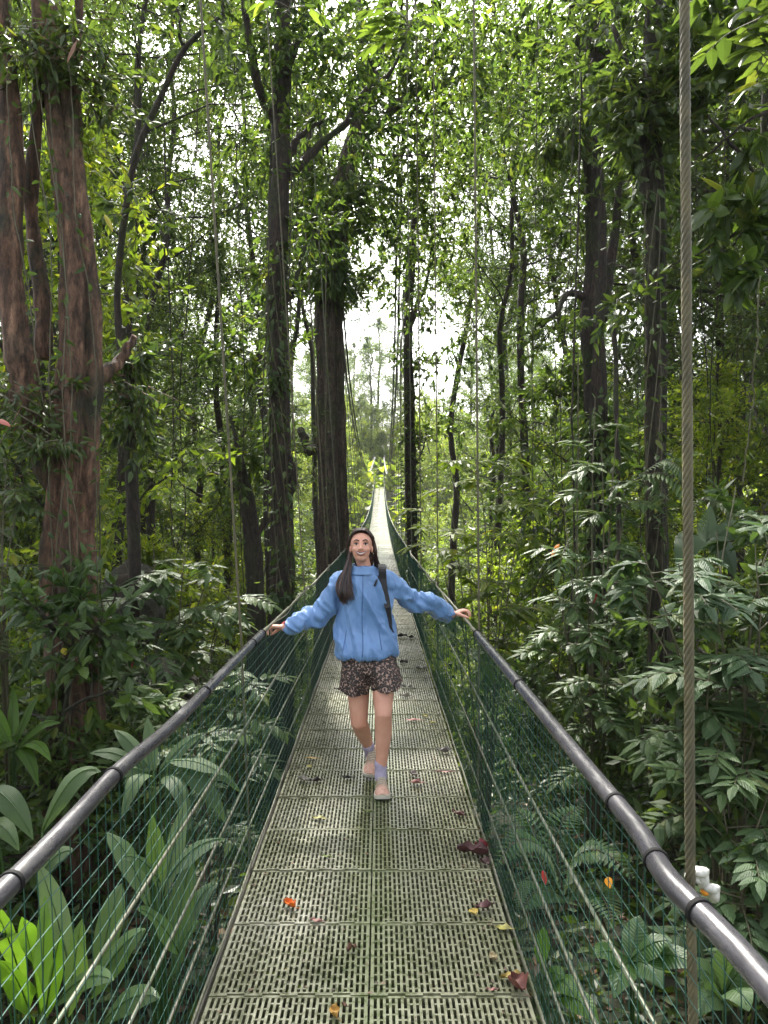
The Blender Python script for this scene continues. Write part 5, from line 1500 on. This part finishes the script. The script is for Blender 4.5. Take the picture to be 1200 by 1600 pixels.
rings_ = [ring(-.395, .098, .092, 5.050), ring(-.375, .082, .080, 5.045), ring(-.352, .073, .071, 5.038), ring(-.345, .071, .069, 5.038), ring(-.350, .066, .064, 5.038), ring(-.385, .066, .064, 5.040)]
V = np.concatenate(rings_); m_ = len(ths)
V[:, 1] -= 0
F_ = [[a * m_ + b, a * m_ + b + 1, (a + 1) * m_ + b + 1, (a + 1) * m_ + b] for a in range(5) for b in range(m_ - 1)]
cb_.add(V, F_); part('collar', cb_, M['jacket'])
z_ = MB()
zz = np.linspace(-0.378, -0.925, 30)
def front_y(z):
    """how far forward the jacket front reaches at height z"""
    return np.interp(z, [-.965, -.90, -.78, -.66, -.55, -.46, -.40, -.36], [5.09 - .150, 5.09 - .150, 5.09 - .139, 5.085 - .136, 5.08 - .131, 5.08 - .119, 5.065 - .098, 5.03 - .072])
from mathutils.bvhtree import BVHTree
jo = bpy.data.objects['jacket']
_v = np.zeros(len(jo.data.vertices) * 3, np.float32); jo.data.vertices.foreach_get('co', _v)
jt = BVHTree.FromPolygons([tuple(a) for a in _v.reshape(-1, 3)], [tuple(p.vertices) for p in jo.data.polygons])
def on_jacket(x, z, lift=0.002):
    h = jt.ray_cast(Vector((x, 4.5, z)), Vector((0, 1, 0)))
    return np.array([x, (h[0].y if h[0] else front_y(z)) - lift, z])
zx = cxT(570) - .012
pth = [on_jacket(zx + .003 * math.sin(k * .3), z, .001) for k, z in enumerate(zz)]
tube(z_, pth, 0.0032, 6); part('zip', z_, M['jacket_seam'])
for s in (-1, 1):
    pk = MB(); tube(pk, [on_jacket(zx + s * (.105 + .02 * f), -.77 - .12 * f, .0005) for f in np.linspace(0, 1, 8)], 0.0028, 6); part('pocket_zip', pk, M['jacket_seam'])

# backpack: strap over the photo-right shoulder, the pack itself on her back
bp = empty('backpack', (cxT(575), 5.27, -0.95), 'dark backpack worn by the woman, its black strap crossing the photo-right side of her jacket', 'backpack')
def ribbon(mb, path, width, thick=0.006, side=np.array([1.0, 0, 0])):
    path = np.asarray(path, float); T = unit(np.gradient(path, axis=0))
    width = np.broadcast_to(width, (len(path),))[:, None]
    Sd = unit(side - T * (T @ side)[:, None]); N = np.cross(T, Sd)
    V = np.stack([path + Sd * width / 2 + N * thick / 2, path - Sd * width / 2 + N * thick / 2, path - Sd * width / 2 - N * thick / 2, path + Sd * width / 2 - N * thick / 2], 1).reshape(-1, 3)
    F = [[a * 4 + b, a * 4 + (b + 1) % 4, (a + 1) * 4 + (b + 1) % 4, (a + 1) * 4 + b] for a in range(len(path) - 1) for b in range(4)]
    mb.add(V, F)
m1 = MB()
sx = [(597, 888), (598, 900), (599, 912), (601, 925), (604, 938), (606, 950)]
pp_ = [P(596, 884, 5.2), P(597, 881, 5.12)]
pts_ = [np.array([*P(596, 890, 5.20)]), np.array([*P(596, 882, 5.10)])] + [on_jacket(P(a, b, 4.97)[0], P(a, b, 4.97)[2], .006) for a, b in sx]
q_ = spline(pts_, 30)
for _ in range(6): q_[3:-1, 1] = (q_[2:-2, 1] + q_[3:-1, 1] + q_[4:, 1]) / 3
q_[2:, 1] -= .006
ribbon(m1, q_, np.linspace(.054, .040, 30), .012); attach(m1.build('shoulder_strap', M['strap'], smooth=False), bp)
m1 = MB()
pts_ = [on_jacket(P(a, b, 4.97)[0], P(a, b, 4.97)[2], .006) for a, b in [(606, 950), (608, 962), (610, 975), (611, 984)]] + [P(616, 992, 5.10)]
q_ = spline(pts_, 20)
for _ in range(4): q_[1:-1, 1] = (q_[:-2, 1] + q_[1:-1, 1] + q_[2:, 1]) / 3
q_[:, 1] -= .006
ribbon(m1, q_, np.linspace(.036, .014, 20), .006); attach(m1.build('lower_strap', M['strap']), bp)
m1 = MB(); pts_ = [on_jacket(P(a, b, 4.97)[0], P(a, b, 4.97)[2], .006) for a, b in [(592, 900), (588, 908), (585, 916)]]
ribbon(m1, spline(pts_, 8), .012, .004); attach(m1.build('sternum_strap', M['strap']), bp)
m1 = MB(); loft(m1, [(cxT(575), 5.29, -.95, .12, .06), (cxT(575), 5.31, -.90, .14, .09), (cxT(575), 5.31, -.62, .14, .09), (cxT(575), 5.28, -.47, .11, .06), (cxT(575), 5.27, -.45, .05, .03)]); attach(m1.build('pack', M['strap'], smooth=True), bp)
# cap clipped to the pack, peeking over the shoulder
m1 = MB(); ell(m1, P(596, 886, 5.16), (.038, .05, .022)); ell(m1, P(600, 890, 5.14), (.032, .03, .008))
attach(m1.build('grey_hood', M['cap'], smooth=True), bp)

# shorts
sb = MB()
loft(sb, [(cxT(577), 5.075, -1.05, .165, .14), (cxT(576), 5.075, -0.97, .185, .145), (cxT(574), 5.08, -0.88, .16, .12)])
def leg_cone(c0, r0, c1, r1):
    """flared short leg, flat hem"""
    c0 = np.asarray(c0, float); c1 = np.asarray(c1, float)
    V = []; n_ = 16; sg = 40
    for k in range(n_):
        f = k / (n_ - 1)
        for q in range(sg):
            a = q * 2 * math.pi / sg
            fl_ = 1 + 0.055 * f * math.sin(a * 6 + c0[0] * 9) + 0.03 * f * math.sin(a * 11)
            rx = (r0[0] * (1 - f) + r1[0] * f) * fl_; ry = (r0[1] * (1 - f) + r1[1] * f) * fl_
            c = c0 * (1 - f) + c1 * f
            side_up = 0.045 * f * (abs(math.cos(a)) ** 3 if (math.cos(a) * (1 if c0[0] > cxT(577) else -1)) > 0 else 0)
            V.append([c[0] + rx * math.cos(a), c[1] + ry * math.sin(a), c[2] + side_up])
    F = [[k * sg + q, k * sg + (q + 1) % sg, (k + 1) * sg + (q + 1) % sg, (k + 1) * sg + q] for k in range(n_ - 1) for q in range(sg)]
    nb = sb.n; sb.add(V, F)
    sb.F.append((np.array([[nb + q for q in range(sg)]]), 0)); sb.F.append((np.array([[nb + (n_ - 1) * sg + q for q in range(sg)][::-1]]), 0))
cL, cR = P(605, 0, 5.06)[0], P(553, 0, 5.08)[0]
leg_cone((cxT(560), 5.07, -.985), (.108, .140), (cR, 5.065, -1.190), (.099, .136))
leg_cone((cxT(594), 5.06, -.985), (.108, .140), (cL, 5.015, -1.155), (.099, .142))
def shorts_disp(co, no):
    out_ = co.copy()
    for k in range(len(co)):
        p = co[k]
        out_[k] = p + no[k] * (0.007 * noise.noise((p[0] * 14, p[1] * 14, p[2] * 6)) + 0.003 * noise.noise((p[0] * 40, p[1] * 40, p[2] * 30)))
    return out_
fuse('shorts', sb, 0.006, 2, M['leopard'], person, shorts_disp)

# socks and shoes
def shoe(heel, ball, toe, sole_up, par, z_ank):
    """running shoe: sole, upper, toe cap and laces"""
    heel, ball, toe = map(lambda a: np.asarray(a, float), (heel, ball, toe))
    up = unit(sole_up)
    fwd = unit(toe - heel); side = unit(np.cross(fwd, up)); up = np.cross(side, fwd)
    rot = np.stack([side, fwd, up], 1)
    L = np.linalg.norm(toe - heel)
    rt = empty('shoe', heel); rt['x'] = 1; del rt['x']
    return rot, L, fwd, side, up
def shoe_build(heel, toe, up):
    heel = np.asarray(heel, float); toe = np.asarray(toe, float)
    fwd = unit(toe - heel); side = unit(np.cross(fwd, unit(up))); up = np.cross(side, fwd)
    L = np.linalg.norm(toe - heel)
    def Q(s, f, u): return heel + side * s + fwd * f * L + up * u
    up_ = MB()
    prof = [(0.02, .028, .070), (0.10, .034, .082), (0.25, .036, .076), (0.42, .039, .064), (0.58, .045, .050), (0.75, .048, .040), (0.88, .042, .032), (0.97, .026, .024)]
    th = np.linspace(0, 2 * np.pi, 24, endpoint=False)
    rings = []
    for f, w_, h_ in prof:
        rings.append([Q(w_ * np.sign(math.cos(a)) * abs(math.cos(a)) ** .8, f, .022 + (h_ if math.sin(a) > 0 else .004) * math.sin(a)) for a in th])
    V = np.array(rings).reshape(-1, 3); n_ = len(prof)
    F = [[a * 24 + b, a * 24 + (b + 1) % 24, (a + 1) * 24 + (b + 1) % 24, (a + 1) * 24 + b] for a in range(n_ - 1) for b in range(24)]
    up_.add(V, F); nb = 0
    up_.F.append((np.array([list(range(24))[::-1]]), 0)); up_.F.append((np.array([list(range((n_ - 1) * 24, n_ * 24))]), 0))
    o = part('shoe', up_, M['shoe_tan'], True)
    s_ = MB()
    outl = [(0, .020), (.03, .030), (.2, .037), (.45, .038), (.7, .051), (.88, .046), (.97, .028), (1.0, .010)]
    def slab(z0, z1, m_, gro):
        pts = [(w_ + gro, f) for f, w_ in outl] + [(-w_ - gro, f) for f, w_ in outl[::-1]]
        lo = [Q(a, b, z0 + (.012 * max(0, (b - .8) / .2) ** 2)) for a, b in pts]; hi = [Q(a, b, z1 + (.012 * max(0, (b - .8) / .2) ** 2)) for a, b in pts]
        n2 = len(pts)
        V = np.array(lo + hi)
        base = s_.n
        s_.add(V, [[k, (k + 1) % n2, n2 + (k + 1) % n2, n2 + k] for k in range(n2)], m_)
        s_.F.append((np.array([[base + k for k in range(n2)][::-1]]), m_)); s_.F.append((np.array([[base + n2 + k for k in range(n2)]]), m_))
    slab(0.005, .028, 0, .003); slab(0.0, .0048, 1, .001)
    so = s_.build('sole', [M['sole'], M['sole_dark']]); attach(so, person)
    t_ = MB()
    for f, w_, h_ in [(.72, .049, .043), (.80, .047, .039), (.88, .043, .034), (.95, .031, .027)]:
        pass
    rings = [[Q((w_ + .0015) * math.cos(a), f, .022 + (h_ + .002) * math.sin(a)) for a in np.linspace(0.15, np.pi - .15, 14)] for f, w_, h_ in [(.66, .046, .045), (.74, .0478, .0405), (.82, .045, .036), (.90, .040, .031), (.965, .027, .0245)]]
    V = np.array(rings).reshape(-1, 3)
    t_.add(V, [[a * 14 + b, a * 14 + b + 1, (a + 1) * 14 + b + 1, (a + 1) * 14 + b] for a in range(4) for b in range(13)])
    part('toe_cap', t_, M['shoe_pink'])
    l_ = MB()
    for f, h_ in [(.33, .073), (.40, .068), (.47, .063), (.54, .057)]:
        tube(l_, [Q(a, f + .03 * math.sin(a * 80), .022 + h_ - 9 * a * a) for a in np.linspace(-.026, .026, 7)], .0030, 6)
    part('laces', l_, M['sole'])
    return Q
heelL = np.array([P(596, 0, 5.0)[0] , 5.045, FZ + .003]); toeL = np.array([P(597, 0, 4.82)[0] + .003, 4.79, FZ + .003])
shoe_build(heelL, toeL, (0, 0, 1))
toe2 = np.array([P(577, 0, 5.2)[0], 5.185, FZ + .004]); heel2 = np.array([P(583, 0, 5.42)[0], 5.405, FZ + .105])
shoe_build(heel2, toe2, (0.05, -.42, .90))
for a, b in ((ankL + [0, 0, .055], ankL + [0, .0, -.03]), (ankR * .8 + kneeR * .2 , ankR + [0, .015, -.03])):
    s_ = MB(); limb(s_, [a, (a + b) / 2, b], [.0415, .0385, .041], n=14, sides=20); part('sock', s_, M['sock'])
# watch on her right wrist (photo left), hair tie on the other
def band(c, axis, r, wd, m, name, r2=None):
    axis = unit(axis); a_ = unit(np.cross(axis, [0, 1, 0.2])); b_ = np.cross(axis, a_)
    mbb = MB(); th = np.linspace(0, 2 * np.pi, 28, endpoint=False)
    V = []
    for s_, rr in ((-1, r), (-1, r + .003), (1, r + .003), (1, r)):
        V += [c + axis * s_ * wd / 2 + rr * (math.cos(t_) * a_ + math.sin(t_) * b_) for t_ in th]
    F = [[a2 * 28 + b2, a2 * 28 + (b2 + 1) % 28, ((a2 + 1) % 4) * 28 + (b2 + 1) % 28, ((a2 + 1) % 4) * 28 + b2] for a2 in range(4) for b2 in range(28)]
    mbb.add(np.array(V), F); return part(name, mbb, m)
ax_ = unit(wrR - elR)
wo_ = band(wrR - ax_ * .012, ax_, .031, .024, M['watch'], 'watch')
m1 = MB(); box(m1, wrR - ax_ * .012 + np.array([.004, -.012, .031]), (.030, .030, .009)); part('watch_face', m1, M['watch_face'], False)
ax2 = unit(wrL - elL); band(wrL + ax2 * .004, ax2, .0285, .005, M['strap'], 'wrist_band')
# ------------------------------------------------------------------ leaves fallen on the walkway
def fallen(label, px, py, L, W, col, ang, curl=0.5, group=None, seed=0, col2=None):
    """py is where it lies on the deck; find the distance from the deck height"""
    d = 1200 * 1.81 / (py - 800)
    for _ in range(4): d = 1200 * (-(float(bz(d)))) / (py - 800)
    x = (px - 600) / 1200 * d
    rng = np.random.default_rng(seed + int(px * 7 + py))
    nu, nv = 9, 13
    t = np.linspace(0, 1, nv); u = np.linspace(-1, 1, nu)
    w_ = W / 2 * np.sin(np.pi * np.clip(t, .02, .985) ** .85) ** .75 * (1 + .18 * np.sin(t * 17 + rng.uniform(0, 6)))
    X_ = w_[:, None] * u[None] * np.cos(curl * u[None] * 0.8)
    Y_ = (t[:, None] - .5) * L + 0 * X_
    Z_ = 0.006 + np.abs(u[None]) ** 1.6 * w_[:, None] * curl + 0.10 * L * curl * (2 * t[:, None] - 1) ** 2 + 0.010 * curl * np.sin(t[:, None] * 9 + u[None] * 3 + rng.uniform(0, 6))
    Z_ = Z_ - Z_.min() + 0.004
    V = np.stack([X_, Y_, Z_], -1).reshape(-1, 3)
    i = np.arange(nv - 1)[:, None] * nu; j = np.arange(nu - 1)[None]
    F = np.stack([i + j, i + j + 1, i + nu + j + 1, i + nu + j], -1).reshape(-1, 4)
    a = MB(); a.add(V, F)
    key = 'fallen_%d_%d' % (int(col[0] * 1000), int(col[1] * 1000))
    m = M.get(key) or simple('fallen_leaf_tone', col, .55, 0, col2 or tuple(c * .45 for c in col), 22, .6)
    M[key] = m
    p = [np.array([0, -L * .5, .006]), np.array([.004, -L * .62, .008]), np.array([.012, -L * .78, .006])]
    o = a.build('fallen_leaf', m, None, True)
    s_ = MB(); tube(s_, p, .0012, 5); so = s_.build('stalk', m, o)
    o.location = (x, d, float(bz(d)) + .004); o.rotation_euler = (0, 0, ang)
    tag(o, label, 'fallen leaf', group)
    return o
OR, DK, BR, YG, PK, OC, GY = (.75, .16, .01), (.085, .028, .028), (.16, .075, .045), (.36, .33, .08), (.42, .20, .17), (.42, .24, .05), (.30, .28, .24)
fallen('bright orange curled leaf on the left half of the walkway', 452, 1418, .075, .05, OR, .9, .8)
fallen('large dark purple crumpled leaf by the right netting', 738, 1336, .17, .10, DK, 1.2, .9)
fallen('crimson folded leaf lying on the large dark purple one', 752, 1330, .10, .08, (.22, .03, .035), 2.2, .9)
fallen('dark curled leaf stub hanging over the right edge of the deck', 757, 1352, .08, .05, (.07, .03, .028), .5, .8)
fallen('plum brown leaf beside a small yellow leaf at the right edge', 758, 1422, .10, .05, (.12, .045, .045), -1.1, .7)
fallen('small yellow leaf touching the plum brown leaf', 740, 1429, .05, .045, (.50, .36, .06), .3, .4)
fallen('pale yellow green oval leaf at the right edge of the walkway', 787, 1454, .075, .045, YG, 1.4, .3)
fallen('big brown crumpled leaf on the right in the foreground', 808, 1545, .10, .09, (.18, .06, .045), .4, .9)
fallen('mustard leaf tucked over the big brown crumpled leaf', 800, 1532, .09, .05, (.42, .30, .06), 1.6, .5)
fallen('thin pinkish leaf scrap left of the big brown crumpled leaf', 768, 1550, .04, .014, PK, 1.5, .3)
fallen('mottled ochre leaf at the bottom edge of the photo', 522, 1588, .06, .045, OC, .4, .8)
fallen('small dark scrap just above the ochre leaf', 538, 1575, .025, .014, BR, .9, .5)
fallen('small brown torn leaf in the middle of the walkway', 549, 1487, .045, .035, BR, 2.0, .8)
fallen('tiny pinkish leaf below the bright orange one', 494, 1442, .06, .022, PK, 1.2, .4)
fallen('yellow green leaf lying crosswise on the left half of the deck', 498, 1281, .085, .04, YG, 1.3, .3)
fallen('narrow green leaf near the middle seam, below the front shoe', 575, 1270, .07, .02, (.16, .22, .05), 1.3, .3)
fallen('thin green leaf left of the middle seam in the foreground half', 510, 1341, .06, .02, (.20, .26, .06), 1.2, .3)
fallen('ochre leaf left of the woman\'s feet', 487, 1187, .10, .035, (.46, .33, .10), 1.4, .3)
fallen('small pale leaf just below the ochre leaf by her feet', 483, 1200, .05, .035, YG, .4, .4)
fallen('dark twig like leaf left of the front shoe', 545, 1218, .09, .025, (.03, .028, .025), 1.5, .6)
fallen('grey curled leaf at the left deck edge level with the shoes', 474, 1222, .10, .05, GY, 1.0, .8)
fallen('blackish curled leaf next to the grey one level with the shoes', 494, 1223, .09, .035, (.04, .03, .03), 1.7, .8)
fallen('pinkish brown leaf cluster right of the front shoe', 650, 1226, .10, .05, PK, 1.4, .6)
fallen('faded leaf just above the pinkish brown one right of the shoe', 646, 1213, .09, .05, (.22, .18, .17), .6, .7)
fallen('long salmon coloured leaf strip right of the shoes', 694, 1208, .12, .025, (.40, .19, .17), 1.5, .3)
fallen('long salmon leaf with a dark stalk level with her knees', 645, 1127, .14, .045, (.48, .20, .17), 1.55, .3)
fallen('small yellow leaf at the tip of the long salmon leaf', 664, 1121, .06, .04, (.40, .36, .08), .3, .5)
fallen('pale leaf under the small yellow one at knee level', 676, 1131, .06, .045, YG, 1.0, .4)
fallen('grey leaf pair near the right netting below her knees', 694, 1177, .12, .06, (.20, .18, .17), 1.2, .8)
fallen('grey brown curled leaf right of her knees', 633, 1090, .12, .05, GY, 1.2, .9)
fallen('light grey leaf right of the shorts hem', 636, 1075, .12, .05, (.36, .34, .30), 1.3, .8)
fallen('whitish leaf by the right deck edge beyond her hip', 659, 1045, .14, .06, (.40, .38, .34), 1.3, .6)
fallen('black curled leaf right of the jacket hem', 628, 996, .16, .08, (.02, .02, .02), 1.5, .9)
fallen('smaller black leaf right of the other black one', 642, 998, .10, .06, (.025, .022, .02), 1.2, .9)
fallen('dark leaf just right of the top of the shorts', 631, 1037, .10, .06, (.04, .03, .03), 1.2, .9)
fallen('dark leaf at the left deck edge level with the shorts hem', 530, 1080, .12, .05, (.06, .05, .05), 1.2, .9)
fallen('beige withered leaf on the right, in front of the pale oval leaf', 770, 1500, .05, .035, (.34, .27, .14), .4, .6)
fallen('brown leaf lying at the right edge of the deck at shin level', 716, 1275, .10, .04, (.14, .06, .05), .8, .7)

# crumbs of leaf and dirt on the grating
cr = MB(); rg = np.random.default_rng(44)
n = 420
d_ = 2.2 + 22 * rg.random(n) ** 1.6
u_ = np.where(rg.random(n) < .45, 0.56 - np.abs(rg.normal(0, .10, n)), rg.uniform(-.57, .57, n))
Pt = np.stack([bx(d_) + u_, d_, bz(d_) + 0.006], 1)
D_ = rg.normal(0, 1, (n, 3)); D_[:, 2] = np.abs(D_[:, 2]) * .12
k_ = rg.uniform(.5, 1.6, n)
leaf_cloud(cr, Pt, D_, .018 * k_, .009 * k_, rg, 0, .3, False, up=.9)
tag(cr.build('leaf_crumbs', M['leaf_litter']), 'scattered crumbs of dead leaf and dirt on the grating', 'leaf litter', kind='stuff')

# ------------------------------------------------------------------ damp air
if HAZE > 0:
    hz = MB()
    box(hz, (0, 190, 0), (640, 440, 2), 0)
    hz = MB()
    x0, x1, y0, y1, z0, z1 = -275, 275, -28, 640, -40, 105
    V = [[a, b, c] for a in (x0, x1) for b in (y0, y1) for c in (z0, z1)]
    hz.add(V, [[0, 1, 3, 2], [4, 6, 7, 5], [0, 4, 5, 1], [2, 3, 7, 6], [0, 2, 6, 4], [1, 5, 7, 3]])
    m = bpy.data.materials.new('damp_air'); m.use_nodes = True
    t = m.node_tree; t.nodes.clear()
    out = t.nodes.new('ShaderNodeOutputMaterial'); v = t.nodes.new('ShaderNodeVolumePrincipled')
    v.inputs['Color'].default_value = (0.92, 0.95, 1.0, 1)
    v.inputs['Density'].default_value = HAZE
    t.links.new(v.outputs[0], out.inputs['Volume'])
    S.cycles.volume_bounces = 0
    tag(hz.build('haze', m), kind='stuff')
